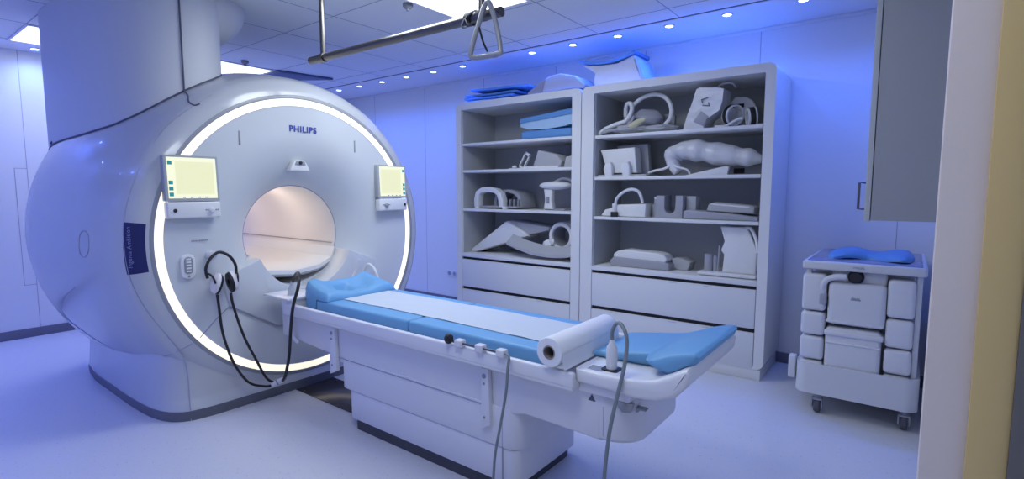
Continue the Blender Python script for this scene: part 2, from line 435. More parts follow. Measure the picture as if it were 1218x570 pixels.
# seams
MB().tube([on_drum(*p, .0) for p in ((-3.458, 122), (-3.46, 133), (-3.466, 143), (-3.46, 159), (-3.465, 171), (-3.46, 180), (-3.455, 190), (-3.44, 200), (-3.43, 211))] +
          [Vector((-3.43, 1.235, .40)), Vector((-3.41, 1.245, .28)), Vector((-3.418, 1.25, .14)), Vector((-3.418, 1.252, .0))], .0032, 6, sub=5).build('cover_seam', 'softseam', mri)
MB().tube([on_drum(*p, .0) for p in ((-4.08, 193), (-4.45, 199), (-4.75, 207.5), (-4.6, 213), (-4.3, 219), (-4.0, 221.5), (-3.778, 219.5), (-3.6, 217.7), (-3.507, 217.2), (-3.43, 216.7), (-3.402, 217.3))], .0035, 6, sub=5).build('cover_seam', 'softseam', mri)
MB().tube([Vector((-3.404, 1.322, .504)), Vector((-3.402, 1.42, .60)), Vector((-3.403, 1.505, .668)), Vector((-3.403, 1.62, .60)), Vector((-3.402, 1.80, .475)), Vector((-3.402, 2.3, .475)), Vector((-3.403, 2.615, .668)), Vector((-3.404, 2.80, .504))], .004, 6).build('cover_seam', 'softseam', mri)
# service slot outline
pts = [(-3.81, 175.4), (-3.862, 177.2), (-3.874, 181.6), (-3.832, 183.2), (-3.772, 181.3), (-3.76, 177.0)]
MB().tube([on_drum(*p) for p in pts], .0025, 6, closed=True, sub=4).build('service_slot', 'softseam', mri)
# navy badge wrapped on the front chamfer
def patch(xs, degs, off):
    return [[on_drum(x, d, off) for d in degs] for x in xs]
xs = [-3.462, -3.445, -3.43, -3.415, -3.404]; ds = [172+.75*k for k in range(22)]
b_ = MB(); b_.sheet(patch(xs, ds, .003), Vector((-.004, 0, 0))); badge = b_.build('badge_panel', 'navy', mri, ang=60)
nrm = (on_drum(-3.455, 180, .02)-on_drum(-3.415, 180, .02)).normalized()
o = text_mesh('Ingenia Ambition', .030, facing(on_drum(-3.436, 179.5, .0065), (0, 0, 1), nrm), 'badge_text', 'navytext', badge, .001)
# logo, slits, camera, remote
text_mesh('PHILIPS', .058, facing((-3.402, 2.055, 1.818), (0, 1, 0), (0, 0, 1)), 'logo_text', 'logoblue', mri, .002, bold=.001)
for y in (1.617, 2.478): MB().box(-3.408, -3.401, y-.006, y+.006, 1.685, 1.775, .004).build('cover_slit', 'bezel', mri)
cam = MB().prism([(1.95, 1.535), (2.10, 1.535), (2.075, 1.585), (2.055, 1.605), (1.995, 1.605), (1.975, 1.585)], 'x', -3.46, -3.405, .004).build('camera_housing', 'coil', mri)
MB().prism([(1.985, 1.575), (2.065, 1.575), (2.055, 1.600), (1.995, 1.600)], 'x', -3.408, -3.400, .001).build('camera_recess', 'bezel', cam)
MB().lathe([(-3.392, 0), (-3.392, .010), (-3.402, .013)], (0, 2.025, 1.588), 'x', 20).build('camera_lens', 'dark', cam)
rem = MB().prism(rrect(1.235, 1.315, .875, 1.02, .036), 'x', -3.41, -3.385, .006).build('intercom_panel', 'coil', mri)
MB().prism(rrect(1.252, 1.298, .905, 1.005, .02), 'x', -3.385, -3.381, .001).build('keypad', 'bezel', rem)
m = MB()
for k in range(5): m.box(-3.382, -3.3795, 1.262, 1.288, .915+.018*k, .925+.018*k, .001)
m.build('keypad_button', 'coil', rem)
MB().lathe([(-3.3835, 0), (-3.3835, .007), (-3.386, .007)], (0, 1.275, .889), 'x', 14).build('emergency_button', 'bezel', rem)
m = MB()
for k in range(9): m.box(-3.4045, -3.4025, 1.305+.011*k, 1.312+.011*k, 1.093, 1.101, 0)
m.build('cover_marking', 'bezel', mri)
# display units
def display(y0, y1, mir):
    x = -3.345
    base = MB().prism([(x-.062, 1.335), (x-.062, 1.60), (x-.022, 1.60), (x-.010, 1.335)], 'y', y0, y1, .008).build('display_panel', 'bezel', mri)
    base.data.materials[0] = M['vent_'] if 'vent_' in M else M['bezel']
    sl = -.012/.265
    def fx(z, o): return x-.010+(-.012)*(z-1.335)/.265+o
    MB().prism([(fx(1.352, 0.0005), 1.352), (fx(1.588, 0.0005), 1.588), (fx(1.588, .002), 1.588), (fx(1.352, .002), 1.352)], 'y', y0+.018, y1-.016).build('screen', 'scr', base)
    inner = [(fx(1.375, .002), 1.375), (fx(1.565, .002), 1.565), (fx(1.565, .0028), 1.565), (fx(1.375, .0028), 1.375)]
    MB().prism(inner, 'y', y0+(.06 if not mir else .03), y1-(.03 if not mir else .06)).build('screen_window', 'scrgrid', base)
    ix = (y0+.022, y0+.044) if not mir else (y1-.042, y1-.020)
    for z in (1.545, 1.432, 1.398, 1.364):
        MB().prism([(fx(z, .003), z), (fx(z+.022, .003), z+.022), (fx(z+.022, .0042), z+.022), (fx(z, .0042), z)], 'y', *ix).build('screen_icon', 'teal', base)
    m = MB()
    for k in range(4): m.prism([(fx(1.355, .003), 1.355), (fx(1.361, .003), 1.361), (fx(1.361, .004), 1.361), (fx(1.355, .004), 1.355)], 'y', y0+.09+.04*k, y0+.105+.04*k)
    m.build('screen_marking', 'vent', base)
    c = MB().box(x-.06, x-.004, y0+.004, y1-.002, 1.235, 1.332, .010, 3).build('control_box', 'coil', mri)
    MB().lathe([(x+.004, 0), (x+.003, .009), (x-.004, .011)], (0, (y0+.045) if not mir else (y1-.03), 1.282), 'x', 18).build('camera_eye', 'dark', c)
    kc = (y1-.055) if not mir else (y0+.07)
    MB().lathe([(x+.016, 0), (x+.015, .011), (x+.008, .012), (x+.004, .016), (x-.004, .017)], (0, kc, 1.280), 'x', 20).build('control_knob', 'bezel' if mir else 'coil', c)
    m = MB()
    for dy in (-.032, -.022, .024, .034): m.lathe([(x-.001, 0), (x-.001, .004), (x-.004, .004)], (0, kc+dy, 1.283), 'x', 10)
    m.build('control_button', 'bezel', c)
    return base
M['vent_'] = mat('display_bezel_grey', (.40, .43, .46), .4)
display(1.165, 1.462, False); display(2.655, 2.945, True)
# docking cover under the bore
arc = [(CY+.366*math.cos(math.radians(a)), CZ+.366*math.sin(math.radians(a))) for a in [200+ (340-200)*k/20 for k in range(21)]]
poly = [(1.475, .845), (1.60, .900), (1.70, .940)] + arc + [(2.42, .940), (2.52, .900), (2.645, .845), (2.615, .668), (2.30, .475), (1.82, .475), (1.505, .668)]
MB().prism(poly, 'x', -3.60, -3.4015, .006).build('docking_cover', 'facep', mri)
# support bridge through the bore
ch = [(-.335, .96), (-.30, .885), (-.2, .835), (0, .812), (.2, .835), (.30, .885), (.335, .96)]
def bridge(x, dz=0): return [Vector((x, CY+a, z+dz)) for a, z in ch]
g = [bridge(x) for x in (-3.585, -4.2, -4.8, -5.28)]
MB().sheet(g, .03).build('support_bridge', 'coil', mri)
MB().tube([Vector((-3.592, CY+a, z-.035)) for a, z in ch[1:6]], .009, 8, sub=4).build('bridge_rail', 'bezel', mri)
for a in (-.338, .338): MB().tube([(-3.62, CY+a, .99), (-5.27, CY+a, .99)], .004, 6).build('bore_groove', 'coilgrey', mri)
# turret to the ceiling
plan = [(v.x, v.y) for v in catmull([(-5.42, 1.30, 0), (-5.32, 1.11, 0), (-5.1, 1.035, 0), (-4.57, 1.045, 0), (-4.085, 1.10, 0), (-3.885, 1.155, 0), (-3.76, 1.24, 0), (-3.69, 1.36, 0), (-3.67, 1.50, 0), (-3.69, 1.60, 0),
     (-3.76, 1.68, 0), (-3.88, 1.735, 0), (-4.3, 1.86, 0), (-4.9, 1.98, 0), (-5.25, 1.9, 0), (-5.4, 1.65, 0)], 6, True)]
pc = (-4.6, 1.5)
def pl(z, k=1.): return [(pc[0]+(x-pc[0])*k, pc[1]+(y-pc[1])*k, z) for x, y in plan]
MB().loft([pl(1.45), pl(2.50), pl(ZC-.002)]).build('service_column', 'column', mri, ang=60)
MB().lathe([(2.40, .05), (2.44, .20), (2.52, .30), (2.60, .345), (2.66, .36), (ZC-.002, .36), (ZC-.002, .05)], (-4.10, 1.63, 0), 'z', 48).build('ceiling_collar', 'column', mri, ang=60)
def drum_z(x, y):
    r = RX(x) if x < -3.40 else .975
    d = r*r-(y-CY)**2
    return CZ+math.sqrt(max(d, 0.01))
ln = [Vector((x, y-.001, drum_z(x, y)+.002)) for x, y in plan if y < 1.7 and x > -5.36 and (y < 1.3 or x > -3.9)]
ln.sort(key=lambda v: (v.x+4.6)*1.0+(v.y-1.0)*1.3)
MB().tube(ln, .007, 6).build('column_seam', 'seam', mri)
px_, py_ = -3.668, 1.415
MB().tube([(px_, py_, ZC-.002), (px_, py_, drum_z(px_, py_)+.01)], .005, 6).build('column_seam', 'seam', mri)
MB().tube([Vector((px_, py_, drum_z(px_, py_)+.006)), on_drum(-3.58, 126, .001), on_drum(-3.51, 128.5, .001), on_drum(-3.458, 129, .001), on_drum(-3.448, 127.5, .001)], .005, 6, sub=4).build('column_seam', 'seam', mri)
MB().tube([on_drum(-5.0, 147), on_drum(-5.02, 146.2)], .02, 10).build('cover_clip', 'seam', mri)
# ear-defender hook
MB().lathe([(-3.36, 0), (-3.36, .022), (-3.372, .026), (-3.41, .026)], (0, 1.405, 1.005), 'x', 20).build('wall_hook', 'coil', mri)

# ------------------------------------------------------------------ floor cover plate
t = thing('floor_cover_plate', (-2.95, 2.06, 0), 'dark metal cover plate on the floor between scanner and table', 'floor plate')
MB().box(-3.375, -2.50, 1.91, 2.21, 0, .004, .001).build('plate', 'floorplate', t)
m = MB()
for x in (-3.3, -2.7):
    for y in (1.93, 2.19): m.lathe([(.0055, 0), (.0055, .006), (.003, .008)], (x, y, 0), 'z', 10)
m.build('screw', 'steel', t)

# ------------------------------------------------------------------ patient table
tb = thing('patient_table', (-1.97, CY, 0), 'long white patient table with a lifting base, docked at the scanner', 'patient table')
def mirror(y): return 2*CY-y
y0, y1 = 1.79, mirror(1.79)
MB().prism(rrect(-2.555, -1.375, 1.80, 2.32, .05), 'z', 0, .065, 0).build('plinth', 'plinth', tb)
MB().prism(rrect(-2.59, -1.345, y0, y1, .05), 'z', .062, .228, .004).build('lower_skirt', 'table', tb)
MB().prism(rrect(-2.665, -1.33, y0-.006, y1+.006, .07), 'z', .232, .42, .004).build('middle_skirt', 'table', tb)
poly = [(-3.30, .645), (-3.30, .44), (-2.665, .405), (-2.665, .375), (-1.46, .375), (-1.40, .39), (-1.30, .418), (-.93, .411), (-.93, .645)]
MB().prism(poly, 'y', y0, y1, .012, 3).prism(rrect(-1.05, -.785, y0, y1, .13, 8), 'z', .412, .645, .02, 3).build('upper_body', 'table', tb)
# long top with raised rails
MB().box(-3.17, -1.02, 1.725, mirror(1.725), .607, .655, .010, 3).build('table_top', 'tabletop', tb)
for yy in (1.722, mirror(1.722)-.03):
    MB().box(-3.15, -1.018, yy, yy+.03, .620, .684, .010, 3).build('side_rail', 'tabletop', tb)
    MB().tube([(-3.12, yy+.045 if yy < 2 else yy-.015, .658), (-1.06, yy+.045 if yy < 2 else yy-.015, .658)], .006, 8).build('rail_groove', 'softseam', tb)
MB().box(-3.36, -3.06, 1.70, 1.95, .708, .722, .004).build('dock_plate', 'tabletop', tb)
MB().box(-3.20, -3.085, 1.73, 2.39, .64, .712, .012).build('dock_block', 'tabletop', tb)
MB().box(-3.26, -3.16, 1.80, 2.32, .50, .70, .02).build('dock_block', 'table', tb)
MB().tube([(-3.18, 1.79, .70), (-3.16, 1.76, .62), (-3.13, 1.76, .48), (-3.1, 1.785, .42)], .012, 8, sub=4).build('latch_arm', 'table', tb)
# rear deck: block behind the step, then the raised rounded foot end
sec = []
prof_t = [(-1.03, .695), (-.90, .695), (-.78, .700), (-.70, .718), (-.64, .750), (-.60, .775), (-.585, .780)]
prof_b = [(-.575, .765), (-.582, .72), (-.625, .67), (-.69, .640), (-.78, .630), (-.90, .636), (-1.03, .638)]
MB().prism(prof_t+prof_b, 'y', 1.755, mirror(1.755), .018, 3).build('foot_deck', 'tabletop', tb, ang=50)
MB().box(-1.02, -.80, 1.772, mirror(1.772), .60, .66, .008).build('deck_support', 'table', tb)
MB().box(-.99, -.925, 1.785, 1.835, .695, .697, .0008).build('deck_recess', 'bezel', tb)
MB().prism([(-.86, .60), (-.79, .60), (-.80, .565), (-.83, .56), (-.845, .575)], 'y', 1.772, 1.80, .002).build('release_latch', 'bezel', tb)
m = MB().box(-.80, -.76, 1.83, 1.86, .56, .568, .003).box(-.80, -.793, 1.83, 1.86, .548, .568, .002)
m.build('release_latch', 'bezel', tb)
# seams on the body
m = MB()
m.box(-2.64, -1.53, y0-.009, y0-.004, .407, .412, 0)
m.build('body_seam', 'softseam', tb)
MB().box(-1.4215, -1.4185, y0-.007, y0, .07, .40, 0).build('body_seam', 'softseam', tb)
MB().box(-.918, -.9155, y0-.001, y0+.004, .435, .555, 0).build('body_seam', 'softseam', tb)
# warning mark
MB().prism([(-.985, .566), (-.952, .566), (-.9685, .595)], 'y', y0-.0015, y0+.001).build('warning_mark', 'seam', tb)
# brackets
for xa, xb in ((-2.725, -2.66), (-1.53, -1.475)):
    for s in (1, -1):
        yy = (1.762, 1.789) if s == 1 else (mirror(1.789), mirror(1.762))
        p = MB().prism([(xa+.004, .59), (xb-.010, .59), (xb, .33), (xa, .30)], 'y', *yy, .004).build('bracket', 'table', tb)
        m = MB()
        for z in (.555, .52, .36):
            m.lathe([(0, 0), (0, .011 if z == .555 else .006), (.004, .012 if z == .555 else .007)], ((xa+xb)/2-.006, (yy[0]-.003) if s == 1 else (yy[1]-.001), z), 'y', 14)
        m.build('bolt', 'bezel', p)

# mattresses
def cushion(x0, x1, ya, yb, z0, z1, r=.016): return MB().box(x0, x1, ya, yb, z0, z1, r, 4)
t = cushion(-2.90, -2.064, 1.795, 2.345, .656, .722).build('mattress_pad', 'pad')
tag(t, 'blue vinyl mattress pad on the table, head half next to the scanner', 'mattress')
t = cushion(-2.056, -1.19, 1.795, 2.345, .656, .722).build('mattress_pad', 'pad')
tag(t, 'blue vinyl mattress pad on the table, half under the paper beside the roll', 'mattress')
# head cushion with raised collar
hc = thing('head_cushion', (-3.0, CY, .714), 'blue shaped head cushion with hollows at the scanner end of the table', 'cushion')
grid = []
nx, ny = 34, 40
for i in range(nx+1):
    row = []
    u = i/nx; x = -3.055+.275*u
    for j in range(ny+1):
        v = -1+2*j/ny; y = CY+.265*v*(1-.10*(1-u)**3)
        z = .797 - .044*u
        z += .030*math.exp(-((abs(v)-.8)/.22)**2)*(1-u*.6)        # side bolsters
        z -= .034*math.exp(-((v)/.42)**2-((u-.45)/.28)**2)          # bowl for the head
        z -= .012*math.exp(-((abs(v)-.45)/.14)**2-((u-.35)/.14)**2)   # ear hollows
        z += .016*math.exp(-((u-.05)/.1)**2)*(1-.5*abs(v))
        z -= .038*math.exp(-((u-.36)/.14)**4-((v+.10)/.20)**4)
        z += .018*math.exp(-((u-.75)/.16)**2-((v-.55)/.2)**2)
        e = min(1, (1-abs(v))/.07, u/.07+.001, 1)
        z -= .04*(1-math.sqrt(max(0, 1-(1-max(0, e))**2)))
        if u > .9: z -= .03*((u-.9)/.1)**2
        row.append(Vector((x, y, max(z, .7245 if x > -2.905 else .690))))
    grid.append(row)
b_ = MB()
bm_ = b_.bm
T = [[bm_.verts.new(p) for p in r] for r in grid]
B = [[bm_.verts.new((p.x, p.y, (.7235 if p.x > -2.905 else .657))) for p in r] for r in grid]
for i in range(nx):
    for j in range(ny):
        bm_.faces.new((T[i][j], T[i+1][j], T[i+1][j+1], T[i][j+1])); bm_.faces.new((B[i][j], B[i][j+1], B[i+1][j+1], B[i+1][j]))
for i in range(nx):
    bm_.faces.new((T[i][0], B[i][0], B[i+1][0], T[i+1][0])); bm_.faces.new((T[i][-1], T[i+1][-1], B[i+1][-1], B[i][-1]))
for j in range(ny):
    bm_.faces.new((T[0][j], T[0][j+1], B[0][j+1], B[0][j])); bm_.faces.new((T[-1][j], B[-1][j], B[-1][j+1], T[-1][j+1]))
bmesh.ops.recalc_face_normals(bm_, faces=bm_.faces)
b_.build('foam_shell', 'pad', hc, ang=70)
MB().prism(rrect(-3.080, -3.062, 1.83, 2.29, .008), 'z', .657, .745, .004).build('end_plate', 'clear', hc)

# paper cover over the mattresses
grid = []
N = 40
for i in range(N+1):
    u = i/N; x = -2.775+(1.595)*u
    row = []
    for j in range(13):
        v = j/12; y = 1.90+.35*v+.012*math.sin(3*u+.5)
        xx = x
        z = .7245+.0015*math.sin(31*u+4*v)*math.sin(17*v+9*u)+.0015
        row.append(Vector((xx, y, z)))
    grid.append(row)
t = MB().sheet(grid, .0012).build('paper_cover', 'paper', ang=60)
tag(t, 'pale blue-white paper sheet laid along the blue mattress', 'paper sheet')
# paper roll
rc = Vector((-1.115, 0, .757)); rr = .060
t = thing('paper_roll', (rc.x, 1.9, .697), 'thick white roll of examination paper with an open core across the table', 'paper roll')
sp = Rz(math.radians(-3))
m = MB().lathe([(1.70, .027), (1.70, .058), (1.703, .060), (2.19, .060), (2.193, .058), (2.193, .027)], (rc.x, 0, rc.z), 'y', 48, closed_prof=True)
m.build('paper_winding', 'rollpaper', t)
MB().lathe([(1.698, .024), (1.698, .028), (2.194, .028), (2.194, .024)], (rc.x, 0, rc.z), 'y', 32, closed_prof=True).build('cardboard_core', 'card', t)
g = [[Vector((rc.x-.0605*math.cos(a), y, rc.z-.0605*math.sin(a))) for y in (1.72, 2.18)] for a in [math.radians(k) for k in (0, 20, 40, 55)]]
g2 = [[Vector((rc.x+.062, y, rc.z)) for y in (1.703, 2.19)], [Vector((rc.x+.062, y, rc.z-.02)) for y in (1.703, 2.19)], [Vector((rc.x+.064, y, rc.z-.045)) for y in (1.703, 2.19)], [Vector((rc.x+.072, y, rc.z-.060)) for y in (1.703, 2.19)]]
MB().sheet(g2, Vector((.001, 0, 0))).build('loose_end', 'rollpaper', t)

# foot cushion, curved up at the end
prof_t = [(-1.045, .718), (-.95, .735), (-.86, .748), (-.78, .762), (-.72, .782), (-.66, .808), (-.60, .826), (-.575, .828)]
prof_b = [(-.560, .818), (-.572, .788), (-.60, .779), (-.64, .754), (-.70, .722), (-.78, .704), (-.90, .699), (-1.04, .699)]
fc = thing('foot_cushion', (-.8, CY, .699), 'blue foam cushion curving upwards at the foot end of the table', 'cushion')
def shift(pts, f): return pts
body = MB()
tops = catmull([(a, 0, b) for a, b in prof_t], 4); bots = catmull([(a, 0, b) for a, b in prof_b[::-1]], 4)
n_ = min(len(tops), len(bots))
tops = [tops[round(k*(len(tops)-1)/(n_-1))] for k in range(n_)]; bots = [bots[round(k*(len(bots)-1)/(n_-1))] for k in range(n_)]
loops = []
ys = [0, .01, .03, .1, .3, .5, .7, .9, .97, .99, 1]
def half(x):     # the cushion is narrower towards the roll and flares at the foot
    return (.155 if x < -.90 else .155+.115*min(1, (x+.90)/.05)) 
for k in range(n_): pass
secs = []
for k in range(n_):
    tx, bx = tops[k], bots[k]
    x = tx.x; ya = CY-.125 if x < -.80 else CY-.125-.135*min(1, (x+.80)/.04)
    yb = CY+.25
    lp = []
    th = tx.z-bx.z
    rr_ = min(.014, th*.4)
    for (yy, zz) in ((ya, bx.z+rr_), (ya, tx.z-rr_), (ya+rr_*.3, tx.z-rr_*.3), (ya+rr_, tx.z), (yb-rr_, tx.z), (yb-rr_*.3, tx.z-rr_*.3), (yb, tx.z-rr_), (yb, bx.z+rr_), (yb-rr_, bx.z), (ya+rr_, bx.z)):
        xx = bx.x+(tx.x-bx.x)*((zz-bx.z)/max(th, 1e-4))
        lp.append((xx, yy, zz))
    secs.append(lp)
MB().loft(secs).build('foam_body', 'pad', fc, ang=50)
# plug with grey cable
pg = thing('coil_plug', (-.905, 1.83, .699), 'white coil plug standing in a black socket at the foot of the table', 'plug')
MB().prism(rrect(-.94, -.87, 1.80, 1.862, .012), 'z', .6955, .701, .001).build('socket_ring', 'black', pg)
MB().lathe([(0, 0), (0, .021), (.05, .023), (.085, .021), (.10, .012), (.115, .009), (.115, 0)], (-.905, 1.83, .701), 'z', 24).build('plug_body', 'socket', pg)
c = tag(MB().tube([(-.905, 1.83, .812), (-.905, 1.83, .85), (-.885, 1.825, .885), (-.855, 1.81, .885), (-.825, 1.79, .84), (-.82, 1.765, .75), (-.83, 1.735, .65), (-.85, 1.71, .5), (-.865, 1.70, .3), (-.87, 1.69, .10), (-.88, 1.66, .012), (-.93, 1.58, .010), (-1.1, 1.45, .010), (-1.25, 1.3, .010)], .0075, 10, sub=6).build('cable', 'cablegrey'),
    'grey-green cable arching out of the white plug and down to the floor', 'cable')
# rail accessories
ra = thing('rail_clamp', (-1.52, 1.735, .684), 'steel rod in three white clips with a black ball knob on the near table rail', 'rail clamp')
MB().tube([(-1.68, 1.715, .703), (-1.35, 1.715, .703)], .005, 10).build('rod', 'steel', ra)
for x in (-1.615, -1.49, -1.37): MB().box(x-.022, x+.022, 1.700, 1.738, .684, .718, .006, 3).build('clip', 'socket', ra)
MB().blob((-1.68, 1.712, .712), (.022, .022, .024), .06, 3).build('ball_knob', 'black', ra)
c = tag(MB().tube([(-1.345, 1.715, .705), (-1.32, 1.705, .695), (-1.315, 1.690, .65), (-1.32, 1.685, .55), (-1.35, 1.685, .40), (-1.385, 1.69, .25), (-1.40, 1.69, .1), (-1.40, 1.66, .012), (-1.42, 1.55, .009), (-1.5, 1.4, .009), (-1.52, 1.2, .009)], .006, 10, sub=6).build('cable', 'cablegrey'),
    'thin grey cable hanging from the rail clips beside the table bracket', 'cable')
# white coil cables behind the head cushion
cc = thing('coil_cable', (-3.1, 2.39, .684), 'white looped coil cable with a connector at the far side of the table head', 'cable')
MB().tube([(-3.22, 2.36, .72), (-3.20, 2.37, .80), (-3.14, 2.375, .86), (-3.07, 2.375, .83), (-3.03, 2.375, .76), (-3.02, 2.37, .735)], .009, 10, sub=6).build('loop', 'coil', cc)
MB().lathe([(.684, 0), (.684, .024), (.735, .022), (.745, .014), (.745, 0)], (-3.02, 2.372, 0), 'z', 18).build('connector', 'socket', cc)
MB().tube([(-3.27, 2.30, .716), (-3.25, 2.34, .80), (-3.22, 2.36, .89)], .008, 10, sub=6).build('loop', 'coil', cc)
# clear plug at the near head corner with black hose to the ear defenders
hp = thing('hose_connector', (-3.17, 1.80, .722), 'clear grey hose connector standing on the plate at the table head', 'connector')
MB().lathe([(0, 0), (0, .034), (.045, .028), (.075, .014), (.09, .010), (.09, 0)], (-3.17, 1.80, .722), 'z', 24).build('housing', 'clear', hp)
MB().lathe([(.0, .036), (0.004, .036), (.004, .030), (0, .030)], (-3.17, 1.80, .722), 'z', 24, closed_prof=True).build('base_ring', 'coil', hp)

# ear defenders on the hook
hd = thing('ear_defenders', (-3.345, 1.44, .76), 'black and white ear defenders hanging by their headband on the scanner front', 'ear defenders')
MB().tube([(-3.35, 1.362, .87), (-3.35, 1.355, .93), (-3.35, 1.385, .99), (-3.35, 1.435, 1.022), (-3.345, 1.49, .995), (-3.335, 1.52, .94), (-3.33, 1.522, .88)], .009, 8, sub=6).build('headband', 'black', hd)
for (y, z, tilt) in ((1.405, .835, .45), (1.495, .835, -.30)):
    rot = Matrix.Translation(Vector((-3.335, y, z))) @ Rx_(-tilt) @ Matrix.Translation(-Vector((-3.335, y, z)))
    cup = MB()
    cup.lathe([(-.030, 0), (-.028, .026), (-.014, .043), (.004, .046), (.004, 0)] if y < 1.45 else [(.030, 0), (.028, .026), (.014, .043), (-.004, .046), (-.004, 0)], (-3.335, y, z), 'y', 28)
    bmesh.ops.transform(cup.bm, matrix=rot @ Matrix.Diagonal((1, 1, 1, 1)), verts=cup.bm.verts)
    for v in cup.bm.verts: v.co.z = z+(v.co.z-z)*1.45
    co = cup.build('ear_cup', 'rubberhead', hd)
    cu = MB()
    sgn = 1 if y < 1.45 else -1
    cu.lathe([(sgn*.004, .018), (sgn*.004, .046), (sgn*.018, .044), (sgn*.020, .03), (sgn*.018, .018)], (-3.335, y, z), 'y', 28, closed_prof=True)
    bmesh.ops.transform(cu.bm, matrix=rot, verts=cu.bm.verts)
    for v in cu.bm.verts: v.co.z = z+(v.co.z-z)*1.45
    cu.build('ear_cushion', 'black', co)
for (ya, za, yb_, zb) in ((1.362, .90, 1.385, .86), (1.522, .90, 1.515, .85)):
    MB().tube([(-3.335, ya, za), (-3.305, (ya+yb_)/2, (za+zb)/2), (-3.30, yb_, zb-.02)], .006, 8, sub=4).build('yoke', 'black', hd)
h1 = tag(MB().tube([(-3.335, 1.405, .765), (-3.33, 1.41, .68), (-3.32, 1.42, .52), (-3.315, 1.47, .33), (-3.30, 1.55, .18), (-3.29, 1.65, .125), (-3.28, 1.695, .122)], .008, 10, sub=6).build('air_hose', 'black'),
    'black hose from the left ear cup looping down to the joiner', 'hose')
h2 = tag(MB().tube([(-3.335, 1.485, .765), (-3.32, 1.49, .68), (-3.31, 1.54, .48), (-3.30, 1.61, .30), (-3.29, 1.66, .18), (-3.28, 1.705, .135)], .008, 10, sub=6).build('air_hose', 'black'),
    'black hose from the right ear cup running down to the joiner', 'hose')
h3 = tag(MB().tube([(-3.25, 1.75, .145), (-3.17, 1.71, .175), (-3.09, 1.685, .24), (-3.02, 1.675, .39), (-2.985, 1.672, .557), (-2.95, 1.672, .695), (-2.92, 1.69, .805), (-2.95, 1.72, .868), (-3.03, 1.76, .885), (-3.12, 1.79, .855), (-3.165, 1.80, .808)], .0095, 10, sub=6).build('air_hose', 'black'),
    'black hose rising from the joiner to the clear connector on the table head', 'hose')
j = thing('hose_joiner', (-3.27, 1.72, .12), 'small white joiner where the black hoses of the ear defenders meet', 'hose joiner')
MB().tube([(-3.285, 1.69, .122), (-3.25, 1.755, .148)], .017, 14).build('joiner_body', 'socket', j)
MB().tube([(-3.271, 1.716, .1325), (-3.267, 1.725, .136)], .0185, 14).build('joiner_band', 'bezel', j)

# ------------------------------------------------------------------ hanging bar
hb = thing('hanging_bar', (-2.45, 2.0, ZC), 'brushed steel bar hung on two rods from the ceiling above the table', 'bar')
MB().tube([(-3.19, 2.0, 2.244), (-3.185, 2.0, 2.244), (-1.60, 2.0, 2.238), (-1.59, 2.0, 2.238)], .0235, 24).build('cross_bar', 'steel', hb, ang=50)
for x in (-3.05, -1.715):
    MB().tube([(x, 2.0, 2.255), (x, 2.0, ZC-.006)], .016, 20).build('rod', 'steel', hb)
    MB().lathe([(-.0235, .029), (-.0235, .0245), (.0235, .0245), (.0235, .029)], (x, 2.0, 2.2425), 'x', 24, closed_prof=True).build('sleeve', 'steel', hb)
    MB().lathe([(-.012, 0), (-.012, .045), (0, .05)], (x, 2.0, ZC), 'z', 24).build('ceiling_flange', 'steel', hb)
TX = .032
tg = thing('trapeze_grip', (-1.65, 1.97, 2.04), 'grey triangular hand grip slung from the steel bar', 'hand grip')
tri = [(-1.69, 1.955, 2.275), (-1.722, 1.95, 2.20), (-1.760, 1.94, 2.085), (-1.750, 1.94, 2.046), (-1.60, 1.94, 2.040), (-1.585, 1.942, 2.06), (-1.615, 1.948, 2.18), (-1.655, 1.955, 2.275), (-1.672, 1.957, 2.288)]
MB().tube([(x+TX, y, z-.012) for x, y, z in tri], .012, 12, closed=True, sub=5).build('triangle', 'strap', tg)
MB().tube([(-1.63, 1.94, 2.029), (-1.575, 1.94, 2.026)], .013, 12).build('hand_roll', 'strap', tg)
MB().lathe([(-.018, .0245), (-.018, .033), (.018, .033), (.018, .0245)], (-1.79, 2.0, 2.24), 'x', 24, closed_prof=True).build('stop_collar', 'black', tg)
MB().tube([(-1.79, 1.968, 2.235), (-1.76, 1.955, 2.20), (-1.70, 1.95, 2.19), (-1.66, 1.945, 2.10), (-1.63, 1.942, 2.05)], .005, 8, sub=4).build('cord', 'black', tg)
MB().tube([(-1.79+.05*math.cos(a), 2.0+.032*math.sin(a), 2.24+.032*math.cos(a)) for a in [k*2*PI/14 for k in range(14)]], .004, 8, closed=True).build('loop', 'bezel', tg)

